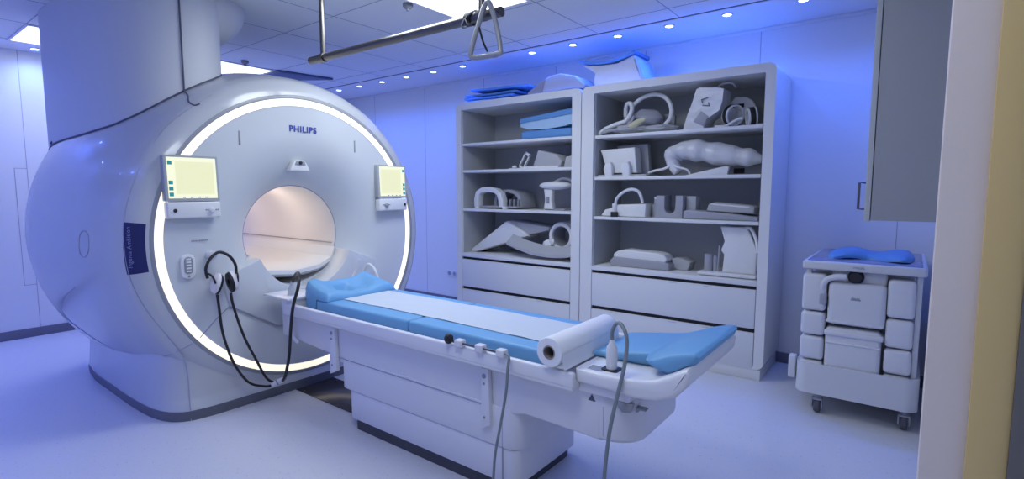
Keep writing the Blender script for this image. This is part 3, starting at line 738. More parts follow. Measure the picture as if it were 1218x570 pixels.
# ------------------------------------------------------------------ shelf cabinets
YC = 4.06
def cabinet(x0, x1, xi0, xi1, z1, shelves, label, dz1, dz2):
    t = thing('shelf_cabinet', ((x0+x1)/2, (YC+YB)/2-.01, 0), label, 'cabinet')
    yb = YB-.015
    # frame with rounded outer corners: outer loop and inner loop joined
    out = rrect(x0, x1, .082, z1, .055, 6); inn = rrect(xi0, xi1, .10, z1-.065, .012, 6)
    b = MB(); bm = b.bm
    def ring(pts, y): return [bm.verts.new((p[0], y, p[1])) for p in pts]
    n = len(out); o0, o1, i0, i1 = ring(out, YC), ring(out, yb), ring(inn, YC), ring(inn, yb)
    for k in range(n):
        l = (k+1) % n
        bm.faces.new((o0[k], o0[l], i0[l], i0[k])); bm.faces.new((o1[k], i1[k], i1[l], o1[l]))
        bm.faces.new((o0[k], o1[k], o1[l], o0[l])); bm.faces.new((i0[k], i0[l], i1[l], i1[k]))
    bmesh.ops.recalc_face_normals(bm, faces=bm.faces)
    b.build('carcass', 'cab', t)
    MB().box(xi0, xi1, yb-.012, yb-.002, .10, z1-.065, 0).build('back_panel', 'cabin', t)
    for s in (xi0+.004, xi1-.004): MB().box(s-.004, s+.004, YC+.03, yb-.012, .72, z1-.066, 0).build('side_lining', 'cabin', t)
    MB().box(x0+.03, x1-.02, YC+.004, yb, 0, .082, .003).build('plinth', 'cab', t)
    for z in shelves: MB().box(xi0+.008, xi1-.008, YC+.012, yb-.012, z, z+.026, .003).build('shelf', 'cab', t)
    MB().box(xi0, xi1, YC-.001, yb-.012, .700, .738, .003).build('counter_board', 'cab', t)
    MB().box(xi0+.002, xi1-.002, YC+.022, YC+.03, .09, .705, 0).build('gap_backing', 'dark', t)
    for z0, z2 in ((dz1, .674), (.088, dz2)):
        d = MB().box(xi0+.004, xi1-.004, YC-.002, YC+.02, z0, z2, .004).build('drawer', 'drawer', t)
        m = MB()
        w = xi1-xi0
        for f in (.14, .52, .72): m.box(xi0+w*f, xi0+w*(f+.05), YC-.003, YC-.001, z2-.012, z2-.009, 0)
        m.build('finger_notch', 'softseam', d)
    return t
cabinet(-3.845, -2.345, -3.775, -2.437, 2.288, (1.181, 1.580, 1.855), 'grey-white shelf cabinet nearer the scanner with four open shelves and drawers', .384, .354)
cabinet(-2.338, -.80, -2.222, -.868, 2.288, (1.145, 1.488, 1.841), 'grey-white shelf cabinet farther from the scanner with packed shelves and drawers', .384, .354)
S1 = (.738, 1.207, 1.606, 1.881); S2 = (.738, 1.171, 1.514, 1.867)
ZT = 2.288
# --- left cabinet, top shelf
t = thing('folded_cushion', (-2.78, 4.25, S1[3]), 'blue cushion lying flat at the bottom on the left cabinet top shelf', 'cushion')
MB().box(-3.05, -2.47, 4.12, 4.48, S1[3], S1[3]+.085, .03, 4).build('cover', 'padblue', t)
t = thing('folded_cushion', (-2.78, 4.25, S1[3]+.085), 'pale blue and white cushion on top of the blue one, left cabinet top shelf', 'cushion')
MB().loft([[(x, 4.14+.34*j, z) for (j, z) in ((0, a), (1, a), (1, b2), (0, b2))] for x, a, b2 in ((-3.06, S1[3]+.125, S1[3]+.17), (-2.95, S1[3]+.095, S1[3]+.175), (-2.75, S1[3]+.088, S1[3]+.185), (-2.55, S1[3]+.105, S1[3]+.20), (-2.47, S1[3]+.12, S1[3]+.205))]).build('underside', 'padlight', t, ang=60)
MB().loft([[(x, 4.13+.36*j, z) for (j, z) in ((0, a), (1, a), (1, b2), (0, b2))] for x, a, b2 in ((-3.06, S1[3]+.160, S1[3]+.20), (-2.95, S1[3]+.170, S1[3]+.212), (-2.75, S1[3]+.182, S1[3]+.228), (-2.55, S1[3]+.20, S1[3]+.248), (-2.47, S1[3]+.205, S1[3]+.252))]).build('cover', 'padblue', t, ang=60)
# --- left cabinet, second shelf
z = S1[2]
t = thing('positioning_frame', (-3.12, 4.25, z), 'small white frame with a slotted upright arm on the left cabinet second shelf', 'positioning aid')
MB().box(-3.24, -3.04, 4.18, 4.34, z, z+.012, .004).build('base_plate', 'coil', t)
R_ = Ry(math.radians(32)); pv = (-3.11, 4.22, z+.012)
m = MB()
for a in ((-3.14, -3.125, z+.01, z+.18), (-3.085, -3.07, z+.01, z+.18)): m.box(a[0], a[1], 4.2, 4.225, a[2], a[3], .004, rot=R_, piv=pv)
for a in ((z+.01, z+.035), (z+.155, z+.18)): m.box(-3.14, -3.07, 4.2, 4.225, a[0], a[1], .004, rot=R_, piv=pv)
m.build('slotted_arm', 'coil', t)
MB().cyl((-3.20, 4.2, z+.025), (-3.16, 4.2, z+.025), .014, 14).build('clamp_screw', 'coil', t)
t = thing('foam_wedge', (-2.75, 4.28, z), 'grey foam wedge on a white tray, right side of the left cabinet second shelf', 'foam wedge')
MB().prism([(-3.02, z), (-2.62, z), (-2.61, z+.02), (-3.0, z+.022)], 'y', 4.12, 4.40, .004).build('tray', 'coil', t)
MB().prism([(-2.93, z+.02), (-2.62, z+.02), (-2.60, z+.06), (-2.66, z+.125), (-2.87, z+.175)], 'y', 4.16, 4.42, .012).build('foam_body', 'foam', t)
t = tag(MB().prism([(-2.585, z), (-2.45, z), (-2.45, z+.12), (-2.56, z+.10)], 'y', 4.16, 4.4, .012).build('foam_block', 'foam'), 'small dark grey foam block at the right end of the left cabinet second shelf', 'foam block')
# --- left cabinet, third shelf: arch coil
z = S1[1]
t = thing('arch_coil', (-3.4, 4.25, z), 'white arched knee coil with a bridge shape on the left cabinet third shelf', 'coil')
def arch_loop(y, w, h, th, x0=-3.47):
    o = [(x0-w, z+.02), (x0-w*1.02, z+h*.45), (x0-w*.88, z+h*.80), (x0-w*.5, z+h*.97), (x0, z+h), (x0+w*.5, z+h*.93), (x0+w*.85, z+h*.74), (x0+w, z+h*.4), (x0+w, z+.02)]
    i = [(x0+w-th, z+.02), (x0+w-th, z+h*.36), (x0+w*.72-th*.4, z+h*.62), (x0+w*.4, z+h*.80-th*.3), (x0, z+h-th), (x0-w*.45, z+h*.84-th*.4), (x0-w*.75+th*.4, z+h*.66), (x0-w+th, z+h*.38), (x0-w+th, z+.02)]
    return o+i
MB().prism(arch_loop(0, .19, .225, .055), 'y', 4.13, 4.22, .010, 3).build('front_arch', 'coil', t)
MB().prism(arch_loop(0, .175, .20, .03, -3.30), 'y', 4.24, 4.50, .006, 2).build('rear_shell', 'coilgrey', t)
MB().box(-3.64, -3.12, 4.16, 4.48, z+.012, z+.03, .004).build('rail_plate', 'coilgrey', t)
for x in (-3.655, -3.29): MB().box(x-.0, x+.05, 4.135, 4.20, z, z+.03, .006).build('foot', 'coil', t)
for x in (-3.25, -3.2, -3.15): MB().box(x, x+.018, 4.20, 4.23, z+.03, z+.10, .004).build('clip', 'bezel', t)
t = thing('head_coil', (-2.7, 4.25, z), 'white mirror head support on a post, right side of the left cabinet third shelf', 'coil')
MB().box(-2.80, -2.58, 4.18, 4.38, z, z+.016, .005).build('base_plate', 'coilgrey', t)
MB().prism([(-2.80, z+.014), (-2.70, z+.014), (-2.715, z+.10), (-2.705, z+.20), (-2.80, z+.20), (-2.785, z+.10)], 'y', 4.16, 4.22, .008).build('post', 'coil', t)
MB().box(-2.765, -2.735, 4.150, 4.162, z+.07, z+.13, .004).build('post_slot', 'bezel', t)
MB().blob((-2.70, 4.21, z+.235), (.175, .09, .042), 0, 1).build('head_rest', 'coil', t)
MB().tube([(-2.74, 4.23, z+.26), (-2.65, 4.24, z+.30), (-2.56, 4.25, z+.285), (-2.50, 4.26, z+.22), (-2.495, 4.26, z+.10), (-2.51, 4.26, z+.012)], .012, 10, sub=6).build('handle', 'coil', t)
# --- left cabinet, bottom shelf
z = S1[0]
t = thing('leg_wedge', (-3.35, 4.25, z), 'white folded leg support wedge on the left cabinet lowest open shelf', 'leg support')
MB().prism([(-3.77, z+.002), (-3.71, z), (-3.02, z+.205), (-3.06, z+.24), (-3.27, z+.345), (-3.30, z+.34), (-3.765, z+.03)], 'y', 4.20, 4.46, .014, 3).build('front_pad', 'coil', t)
MB().prism([(-3.28, z+.33), (-3.26, z+.35), (-2.78, z+.30), (-2.80, z+.27), (-3.03, z+.215)], 'y', 4.24, 4.50, .01, 3).build('top_flap', 'foam', t)
t = thing('curved_shell_coil', (-2.85, 4.22, z), 'grey curved flat shell coil lying under the tube, left cabinet lowest open shelf', 'coil')
g = []
for k in range(17):
    u = k/16; x = -3.19+.74*u
    zz = z+.032+.12*(1-u)**2.2+.05*u**3
    g.append([Vector((x, 4.08+.11*j/6, zz+.07*(j/6)**1.3)) for j in range(7)])
MB().sheet(g, .028).build('shell', 'foam', t, ang=60)
t = thing('tube_coil', (-2.645, 4.34, z), 'white ring shaped wrist coil with open middle at the right end, lowest open shelf', 'coil')
zc = z+.222
MB().lathe([(-.12, .098), (-.125, .108), (-.12, .130), (-.10, .138), (.10, .138), (.12, .130), (.12, .100)], (-2.645, 4.34, zc), 'y', 40, closed_prof=True).build('ring_body', 'coil', t)
MB().lathe([(-.10, .094), (.11, .094), (.11, .098), (-.10, .098)], (-2.645, 4.34, zc), 'y', 40, closed_prof=True).build('ring_liner', 'coilgrey', t)
MB().blob((-2.785, 4.205, zc-.085), (.05, .02, .045), .10, 5).blob((-2.735, 4.205, zc-.055), (.03, .018, .028), .1, 8).build('adjusting_knob', 'coil', t)
MB().box(-2.72, -2.56, 4.25, 4.44, z, z+.10, .01).build('stand', 'coilgrey', t)
# --- right cabinet, top shelf
z = S2[3]
t = thing('flex_coil', (-1.95, 4.25, z), 'heap of grey flexible coil and thick looped hoses on the right cabinet top shelf', 'flexible coil')
MB().tube([(-2.215, 4.15, z+.018), (-2.15, 4.15, z+.06), (-2.05, 4.16, z+.095), (-1.97, 4.17, z+.12), (-1.925, 4.18, z+.20), (-1.945, 4.20, z+.26), (-1.99, 4.22, z+.255), (-2.005, 4.24, z+.17), (-1.98, 4.26, z+.10)], .019, 12, sub=6).build('hose', 'coil', t)
MB().tube([(-1.93, 4.22, z+.25), (-1.86, 4.24, z+.305), (-1.76, 4.25, z+.325), (-1.665, 4.25, z+.29), (-1.61, 4.24, z+.21), (-1.605, 4.22, z+.12), (-1.65, 4.20, z+.055)], .018, 12, sub=6).build('hose', 'coil', t)
MB().tube([(-2.17, 4.12, z+.02), (-2.10, 4.12, z+.04), (-2.0, 4.14, z+.045), (-1.93, 4.16, z+.09), (-1.9, 4.18, z+.15)], .014, 12, sub=6).build('hose', 'coilgrey', t)
MB().blob((-1.84, 4.27, z+.125), (.15, .08, .085), .10, 11).build('folded_pad', 'coilgrey', t)
MB().blob((-1.95, 4.22, z+.05), (.17, .10, .040), .12, 12).blob((-1.70, 4.21, z+.038), (.15, .08, .033), .12, 14).build('soft_sleeve', 'foam', t)
MB().blob((-1.86, 4.13, z+.085), (.085, .02, .025), .10, 15, rot=Ry(-.35)).build('paper_tag', 'yellow', t)
MB().prism(rrect(-1.72, -1.62, z+.02, z+.17, .02), 'y', 4.36, 4.40, .004).build('connector_box', 'bezel', t)
t = thing('written_bag', (-1.33, 4.2, z), 'white bag-like cover with hand-written marks standing on the right cabinet top shelf', 'bag')
lp = []
for k, (za, zb) in enumerate(((4.13, .10), (4.16, 0), (4.30, 0), (4.33, .1))):
    s_ = 1-.15*zb*5*0.1
    lp.append([(x, za+.02*math.sin(7*x), z+h) for x, h in ((-1.475, .002), (-1.44, .12), (-1.40, .22), (-1.375, .305), (-1.35, .315), (-1.22, .300), (-1.165, .285), (-1.17, .20), (-1.19, .13), (-1.28, .075), (-1.31, .002))])
MB().loft(lp).build('fabric_body', 'bag', t, ang=60)
MB().tube([(-1.25, 4.2, z+.295), (-1.20, 4.17, z+.325), (-1.13, 4.17, z+.33), (-1.10, 4.2, z+.30)], .008, 8, sub=5).build('drawstring', 'coilgrey', t)
text_mesh('L7', .075, facing((-1.30, 4.118, z+.195), (.25, 0, -1), (1, 0, .25)), 'pen_mark', 'ink', t, .002)
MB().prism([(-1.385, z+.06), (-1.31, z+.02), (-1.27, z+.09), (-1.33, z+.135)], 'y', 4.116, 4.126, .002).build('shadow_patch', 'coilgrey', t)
t = thing('disc_coil', (-1.1, 4.3, z), 'round grey-white disc coil behind the ring coil on the right cabinet top shelf', 'coil')
MB().prism([(-1.21, z), (-1.0, z), (-.985, z+.16), (-1.01, z+.21), (-1.06, z+.245), (-1.14, z+.25), (-1.18, z+.20)], 'y', 4.33, 4.38, .012, 3).build('disc', 'coil', t)
MB().box(-1.17, -1.07, 4.32, 4.332, z+.165, z+.195, .004).build('slot', 'dark', t)
t = thing('ring_coil', (-1.05, 4.2, z), 'pair of white rings with a black band, right end of the right cabinet top shelf', 'coil')
for (cx, cz, rr1, tl) in ((-1.115, z+.095, .078, .9), (-.985, z+.072, .068, -1.1)):
    b_ = MB().lathe([(-.03, rr1-.012), (-.03, rr1), (.03, rr1), (.03, rr1-.012)], (0, 0, 0), 'y', 32, closed_prof=True)
    bmesh.ops.transform(b_.bm, matrix=Matrix.Translation((cx, 4.2, cz)) @ Ry(0) @ Rx_(.25) @ Rz(tl), verts=b_.bm.verts)
    rg = b_.build('ring', 'coil', t)
    b_ = MB().lathe([(-.018, rr1-.001), (-.018, rr1+.003), (.018, rr1+.003), (.018, rr1-.001)], (0, 0, 0), 'y', 32, closed_prof=True)
    bmesh.ops.transform(b_.bm, matrix=Matrix.Translation((cx, 4.2, cz)) @ Rx_(.25) @ Rz(tl), verts=b_.bm.verts)
    b_.build('band', 'black', rg)
MB().tube([(-1.22, 4.12, z+.010), (-1.14, 4.12, z+.012), (-1.07, 4.13, z+.05), (-1.03, 4.14, z+.06)], .009, 8, sub=5).build('strap', 'coil', t)
MB().box(-1.2, -.9, 4.24, 4.32, z, z+.03, .01).build('base_pad', 'coilgrey', t)
# --- right cabinet, second shelf
z = S2[2]
t = thing('tilted_coil_box', (-2.02, 4.22, z), 'pale boxy coil with two grips leaning at the left of the right cabinet second shelf', 'coil')
R_ = Rx_(math.radians(-12))
MB().prism([(-2.13, z+.03), (-1.86, z+.03), (-1.885, z+.245), (-2.205, z+.235)], 'y', 4.16, 4.28, .010, 3).build('housing', 'coil', t)
MB().prism([(-1.95, z+.0), (-1.80, z+.0), (-1.83, z+.28), (-2.12, z+.275)], 'y', 4.30, 4.36, .006).build('rear_plate', 'coilgrey', t)
for x in (-2.13, -1.965): MB().prism([(x, z), (x+.065, z), (x+.06, z+.09), (x+.045, z+.125), (x, z+.12), (x-.02, z+.07)], 'y', 4.11, 4.165, .012, 3).build('grip', 'socket', t)
MB().box(-2.21, -1.76, 4.12, 4.36, z, z+.018, .008).build('base_plate', 'foam', t)
t = thing('plastic_sleeve', (-1.3, 4.2, z), 'crumpled clear plastic sleeve over a long bent coil, right cabinet second shelf', 'plastic bag')
pth = [(-1.50, 4.15, z+.03), (-1.545, 4.16, z+.09), (-1.55, 4.17, z+.16), (-1.47, 4.19, z+.20), (-1.36, 4.21, z+.195), (-1.22, 4.22, z+.165), (-1.08, 4.22, z+.14), (-.97, 4.22, z+.125), (-.90, 4.22, z+.105)]
rad = [.035, .05, .072, .075, .085, .085, .075, .06, .02]
def rf(t_):
    q = t_*(len(rad)-1); i = min(int(q), len(rad)-2); base_ = rad[i]+(rad[i+1]-rad[i])*(q-i)
    return base_*(1+.07*math.sin(31*t_)+.05*math.sin(53*t_+1))
MB().tube(pth, rf, 22, sub=7).build('wrapped_sleeve', 'bag', t, ang=80)
MB().tube([(-1.56, 4.14, z+.10), (-1.50, 4.10, z+.07), (-1.42, 4.11, z+.045), (-1.40, 4.13, z+.008)], .008, 8, sub=5).build('tie', 'coil', t)
t = tag(MB().tube([(-1.77, 4.2, z+.03), (-1.70, 4.15, z+.045), (-1.62, 4.13, z+.055), (-1.56, 4.12, z+.08)], .010, 8, sub=6).build('cable', 'coil'), 'pale cable between the boxy coil and the plastic sleeve, right cabinet second shelf', 'cable')
t = thing('flat_box', (-1.2, 4.35, z), 'flat grey coil case under the plastic sleeve, right cabinet second shelf', 'case')
MB().box(-1.40, -.90, 4.34, 4.56, z, z+.075, .008).build('case_body', 'coilgrey', t)
MB().box(-1.13, -1.05, 4.335, 4.342, z+.015, z+.055, .002).build('case_latch', 'dark', t)
t = tag(MB().prism([(-1.44, z), (-1.12, z), (-1.11, z+.062), (-1.135, z+.066)], 'y', 4.12, 4.16, .002).build('paper_wedge', 'socket'), 'thin white paper wedge at the front edge of the right cabinet second shelf', 'card')
# --- right cabinet, third shelf
z = S2[1]
t = thing('handle_coil', (-1.95, 4.2, z), 'low white coil box with an arched cable handle on the right cabinet third shelf', 'coil')
MB().prism([(-2.17, z+.010), (-2.15, z+.004), (-1.76, z+.002), (-1.755, z+.115), (-2.01, z+.105), (-2.07, z+.075), (-2.13, z+.06)], 'y', 4.12, 4.30, .012, 3).build('housing', 'coil', t)
MB().tube([(-2.03, 4.14, z+.06), (-2.03, 4.13, z+.14), (-1.98, 4.13, z+.20), (-1.90, 4.14, z+.235), (-1.83, 4.15, z+.21), (-1.80, 4.16, z+.12)], .013, 10, sub=6).build('cable_handle', 'socket', t)
MB().cyl((-2.035, 4.118, z+.045), (-2.035, 4.118, z+.115), .022, 16).build('plug', 'socket', t)
MB().box(-2.055, -2.00, 4.075, 4.115, z-.028, z+.045, .008).build('plug_tip', 'black', t)
t = thing('white_bottle', (-1.72, 4.25, z), 'small grey upright canister between coil box and slotted block, right cabinet third shelf', 'canister')
MB().lathe([(0, 0), (0, .05), (.10, .05), (.115, .035), (.155, .033), (.155, 0)], (-1.705, 4.26, z), 'z', 24).build('canister_body', 'coilgrey', t)
MB().lathe([(.155, 0), (.155, .034), (.17, .034), (.172, 0)], (-1.705, 4.26, z), 'z', 24).build('cap', 'coil', t)
t = thing('slotted_block', (-1.57, 4.2, z), 'grey block with a U-shaped slot on the right cabinet third shelf', 'foam block')
u_ = [(-1.675, z), (-1.455, z), (-1.455, z+.185), (-1.515, z+.185), (-1.515, z+.085)] + [(-1.56+.045*math.cos(a), z+.085+.045*math.sin(a)) for a in [-k*PI/8 for k in range(1, 8)]] + [(-1.605, z+.085), (-1.605, z+.185), (-1.675, z+.185)]
MB().prism(u_, 'y', 4.14, 4.30, .006).build('u_shape', 'coilgrey', t)
MB().box(-1.45, -1.37, 4.2, 4.32, z, z+.18, .006).build('side_block', 'foam', t)
t = thing('flat_coil', (-1.2, 4.2, z), 'flat grey spine coil plate lying on the right cabinet third shelf', 'coil')
MB().prism([(-1.44, z+.002), (-.89, z), (-.89, z+.03), (-1.10, z+.052), (-1.40, z+.075), (-1.44, z+.065)], 'y', 4.11, 4.40, .010, 3).build('plate', 'coilgrey', t)
t = thing('flat_coil', (-1.1, 4.25, z+.06), 'smaller rounded flat coil resting on the grey spine coil plate, third shelf', 'coil')
MB().prism([(-1.28, z+.066), (-.93, z+.050), (-.925, z+.10), (-.96, z+.115), (-1.22, z+.135), (-1.26, z+.12)], 'y', 4.16, 4.34, .016, 3).build('plate', 'foam', t)
MB().tube([(-1.24, 4.16, z+.120), (-.96, 4.16, z+.10)], .006, 8).build('edge_trim', 'coil', t)
# --- right cabinet, lowest open shelf
z = S2[0]
t = thing('domed_coil', (-1.8, 4.2, z), 'low domed grey-white coil with a rounded rim on the right cabinet lowest shelf', 'coil')
MB().prism([(-2.08, z), (-1.56, z), (-1.555, z+.05), (-1.60, z+.075), (-2.05, z+.085), (-2.085, z+.05)], 'y', 4.14, 4.34, .012, 3).build('lower_shell', 'coilgrey', t)
MB().prism([(-2.06, z+.075), (-1.60, z+.055), (-1.575, z+.09), (-1.60, z+.125), (-1.66, z+.140), (-1.96, z+.150), (-2.02, z+.135), (-2.055, z+.11)], 'y', 4.15, 4.32, .014, 3).build('upper_shell', 'coil', t)
MB().prism([(-1.56, z), (-1.44, z), (-1.42, z+.07), (-1.50, z+.10), (-1.58, z+.09)], 'y', 4.26, 4.42, .010, 3).build('connector_end', 'foam', t)
t = thing('upright_coil', (-1.05, 4.2, z), 'tall white chair-shaped head coil on a flat base, right cabinet lowest shelf', 'coil')
MB().box(-1.31, -.885, 4.10, 4.42, z+.006, z+.030, .008).build('base_plate', 'socket', t)
MB().prism([(-1.10, z+.028), (-.895, z+.028), (-.89, z+.22), (-.93, z+.30), (-.97, z+.385), (-1.165, z+.385), (-1.13, z+.27), (-1.155, z+.20), (-1.13, z+.17), (-1.14, z+.028)], 'y', 4.15, 4.32, .016, 3).build('housing', 'coil', t, ang=50)
MB().tube([(-.99, 4.17, z+.375), (-.945, 4.16, z+.375), (-.905, 4.15, z+.30), (-.885, 4.15, z+.20)], .012, 10, sub=6).build('handle', 'coil', t)
for x, h, r in ((-1.255, .13, .034), (-1.205, .12, .016), (-1.185, .20, .008)): MB().cyl((x, 4.2, z+.028), (x+.01*(r < .01), 4.2, z+h+.03), r, 16).build('pin', 'coilgrey', t)
# --- on top of the cabinets
z = ZT
fs = []
labs = ['lowest of the folded blue sheets on the left cabinet top', 'second lowest folded blue sheet on the left cabinet top, tipping left', 'second from top folded blue sheet on the left cabinet top', 'topmost long folded blue sheet on the left cabinet top, reaching right']
for i, (xa, xb, za, zb, yy) in enumerate(((-3.76, -3.20, .004, .002, 4.14), (-3.82, -3.18, .046, .034, 4.17), (-3.84, -3.15, .085, .066, 4.20), (-3.74, -2.98, .135, .098, 4.16))):
    g = []
    for k in range(13):
        u = k/12; x = xa+(xb-xa)*u
        zz = z+.022+za+(zb-za)*u+.004*math.sin(6*u+i)
        g.append([Vector((x, yy+.34*j/5, zz+.003*math.sin(3*j+i))) for j in range(6)])
    o = MB().sheet(g, .020).build('folded_sheet', 'padblue' if i != 0 else 'padlight', ang=60)
    tag(o, labs[i], 'folded sheet', 'folded blue sheets on the left cabinet')
t = thing('curved_grey_pad', (-2.65, 4.3, z), 'grey arched pad lying across the top where the two cabinets meet', 'pad')
lo = [(-2.95, z+.002), (-2.80, z+.012), (-2.50, z+.022), (-2.36, z+.006)]
up = [(-2.345, z+.03), (-2.45, z+.125), (-2.60, z+.165), (-2.72, z+.155), (-2.80, z+.115), (-2.95, z+.025)]
MB().prism(lo+up, 'y', 4.12, 4.42, .012, 3).build('arched_body', 'foam', t)
MB().prism([(-2.955, z+.004), (-2.79, z+.012), (-2.765, z+.125), (-2.80, z+.115), (-2.95, z+.03)], 'y', 4.108, 4.122, .003).build('end_face', 'card', t)
t = thing('curved_shell', (-2.1, 4.3, z), 'white hourglass-shaped coil with a blue saddle top on the right cabinet', 'coil')
sideL = [(-2.26, .004), (-2.27, .07), (-2.26, .12), (-2.31, .16), (-2.39, .205)]
sideR = [(-1.90, .225), (-1.885, .165), (-1.87, .12), (-1.84, .06), (-1.82, .004)]
MB().prism([(x, z+h) for x, h in sideL+[(-2.2, .185), (-2.05, .18)]+sideR], 'y', 4.14, 4.40, .014, 3).build('waisted_body', 'coil', t, ang=50)
g = []
for k in range(13):
    u = k/12; x = -2.40+.52*u
    g.append([Vector((x, 4.12+.30*j/4, z+.205+.045*(2*u-1)**2+.006*u)) for j in range(5)])
MB().sheet(g, .022).build('saddle_pad', 'padblue', t, ang=60)
MB().prism([(-1.885, z+.20), (-1.865, z+.20), (-1.79, z+.01), (-1.82, z+.01)], 'y', 4.12, 4.42, .004).build('side_panel', 'padlight', t)

# ------------------------------------------------------------------ trolley
ct = thing('equipment_trolley', (-.21, 4.1, 0), 'grey-white equipment trolley on casters with stacked bins, at the right below the wall cabinet', 'trolley')
x0, x1, ya, yb = -.525, .090, 3.67, 4.52
MB().prism(rrect(x0+.0, x1, ya, yb, .02), 'z', .915, .965, .010, 3).build('top_tray', 'trolley', ct)
MB().box(x0+.022, x1-.022, ya+.035, yb-.02, .964, .968, .001).build('tray_mat', 'traymat', ct)
text_mesh('PHILIPS', .016, facing((-.23, ya-.002, .940), (1, 0, 0), (0, 0, 1)), 'rim_text', 'bezel', ct, .001)
for x in (x0+.02, x1-.045):
    for y in (ya+.04, yb-.07): MB().box(x, x+.028, y, y+.04, .16, .93, .006).build('upright', 'trolley', ct)
MB().box(x0+.05, x1-.05, ya+.14, yb-.05, .17, .90, .01).build('inner_cabinet', 'bin', ct)
# left and right stacks of rounded bins
for k, (za, zb) in enumerate(((.655, .885), (.50, .645), (.345, .49), (.26, .335))):
    xa, xb = x0+.005+.0*k, x0+.135
    MB().box(xa, xb, ya+.005, ya+.16, za, zb, .022, 4).build('side_bin', 'bin', ct)
for k, (za, zb) in enumerate(((.665, .885), (.49, .655), (.335, .48), (.25, .325))):
    xa, xb = x1-.175, x1-.045
    MB().box(xa, xb, ya+.005, ya+.16, za, zb, .022, 4).build('side_bin', 'bin', ct)
# centre coil cases
cs = MB().box(-.38, -.088, ya+.0, ya+.14, .585, .845, .028, 4).build('centre_case', 'bin', ct)
MB().box(-.262, -.212, ya-.002, ya+.001, .745, .752, .0).build('case_label', 'bezel', cs)
text_mesh('PHILIPS', .012, facing((-.237, ya-.002, .757), (1, 0, 0), (0, 0, 1)), 'case_text', 'bezel', cs, .001)
c2 = MB().box(-.385, -.10, ya+.004, ya+.14, .25, .565, .026, 4).build('centre_case', 'bin', ct)
MB().box(-.39, -.09, ya-.008, ya+.12, .515, .548, .010, 3).build('case_ridge', 'bin', c2)
MB().box(-.385, -.095, ya-.002, ya+.12, .595, .612, .006, 3).build('case_ridge', 'bin', cs)
MB().box(-.38, -.10, ya-.002, ya+.12, .465, .478, .005, 3).build('case_ridge', 'bin', c2)
MB().box(-.38, -.10, ya-.001, ya+.12, .30, .310, .004, 2).build('case_ridge', 'softseam', c2)
MB().lathe([(-.02, 0), (-.02, .030), (.01, .042), (.03, .042)], (-.245, ya+.03, .880), 'y', 24).build('cup_hole', 'dark', ct)
MB().box(-.37, -.09, ya+.06, ya+.2, .83, .915, .02, 3).build('upper_case', 'bin', ct)
MB().tube([(-.40, ya+.03, .75), (-.415, ya+.02, .80), (-.39, ya+.01, .855), (-.34, ya, .878), (-.29, ya, .880)], .018, 12, sub=6).build('hose', 'bin', ct)
MB().box(-.425, -.385, ya-.005, ya+.03, .70, .765, .008, 3).build('hose_plug', 'coilgrey', ct)
# bumper basket
b = MB(); lp0 = rrect(x0-.01, x1, ya-.02, yb, .07, 8); lp1 = rrect(x0+.008, x1-.018, ya-.002, yb-.018, .055, 8)
bm = b.bm
def rg_(pts, z): return [bm.verts.new((p[0], p[1], z)) for p in pts]
A, B_, C_, D_ = rg_(lp0, .135), rg_(lp0, .325), rg_(lp1, .325), rg_(lp1, .15)
n = len(A)
for k in range(n):
    l = (k+1) % n
    bm.faces.new((A[k], A[l], B_[l], B_[k])); bm.faces.new((B_[k], B_[l], C_[l], C_[k])); bm.faces.new((C_[k], C_[l], D_[l], D_[k]))
bm.faces.new(A[::-1]); bm.faces.new(D_)
bmesh.ops.recalc_face_normals(bm, faces=bm.faces)
b.build('bumper_basket', 'trolley', ct)
cl = MB().box(x0-.055, x0-.012, ya+.02, ya+.08, .20, .345, .008, 3).build('side_hook', 'trolley', ct)
for (x, y) in ((-.41, 3.71), (.03, 3.73), (-.41, 4.42), (.03, 4.42)):
    c_o = MB().cyl((x, y, .085), (x, y, .137), .022, 14).box(x-.026, x+.026, y-.03, y+.03, .085, .10, .006).box(x-.030, x-.022, y-.025, y+.03, .035, .095, .004).box(x+.022, x+.030, y-.025, y+.03, .035, .095, .004).build('caster', 'coilgrey', ct)
    MB().lathe([(-.018, 0), (-.018, .042), (-.010, .048), (.010, .048), (.018, .042), (.018, 0)], (x, y+.012, .0485), 'x', 28).build('wheel', 'tyre', c_o)
# cushion on the trolley
b_ = MB(); g = []
def outline_w(u): return .085+.075*abs(math.cos(PI*(u*.95+.02)))**1.4
for k in range(25):
    u = k/24; x = -.43+.46*u
    e = math.sqrt(max(0, 1-(2*u-1)**8))
    w = outline_w(u)*e+.01
    row = []
    for j in range(13):
        v = -1+2*j/12
        row.append(Vector((x, 4.06+.02*math.sin(5*u)+w*1.6*v, .972+.028*e*math.sqrt(max(0, 1-v**4))+.018*math.sin(5.5*u)**2+.003)))
    g.append(row)
t = b_.sheet(g, .016).build('shaped_cushion', 'padblue', ang=60)
tag(t, 'bright blue figure-of-eight cushion lying on the trolley top', 'cushion')

# ------------------------------------------------------------------ wall cabinet at the right
wc = thing('wall_cabinet', (.03, 2.9, 1.276), 'grey wall cabinet hanging high at the right edge above the trolley', 'cabinet')
MB().box(-.135, XR, 2.6, 3.45, 1.276, 2.62, .002).build('carcass', 'wallcab', wc)
for a, b2 in ((2.6, 3.022), (3.028, 3.45)):
    d = MB().box(-.158, -.138, a, b2, 1.272, 2.625, .002).build('door', 'wallcabedge', wc)
    yh = a+.06 if a < 3 else b2-.06
    MB().tube([(-.158, yh, 1.32), (-.184, yh, 1.32), (-.184, yh, 1.43), (-.158, yh, 1.43)], .005, 8).build('handle', 'steel', d)
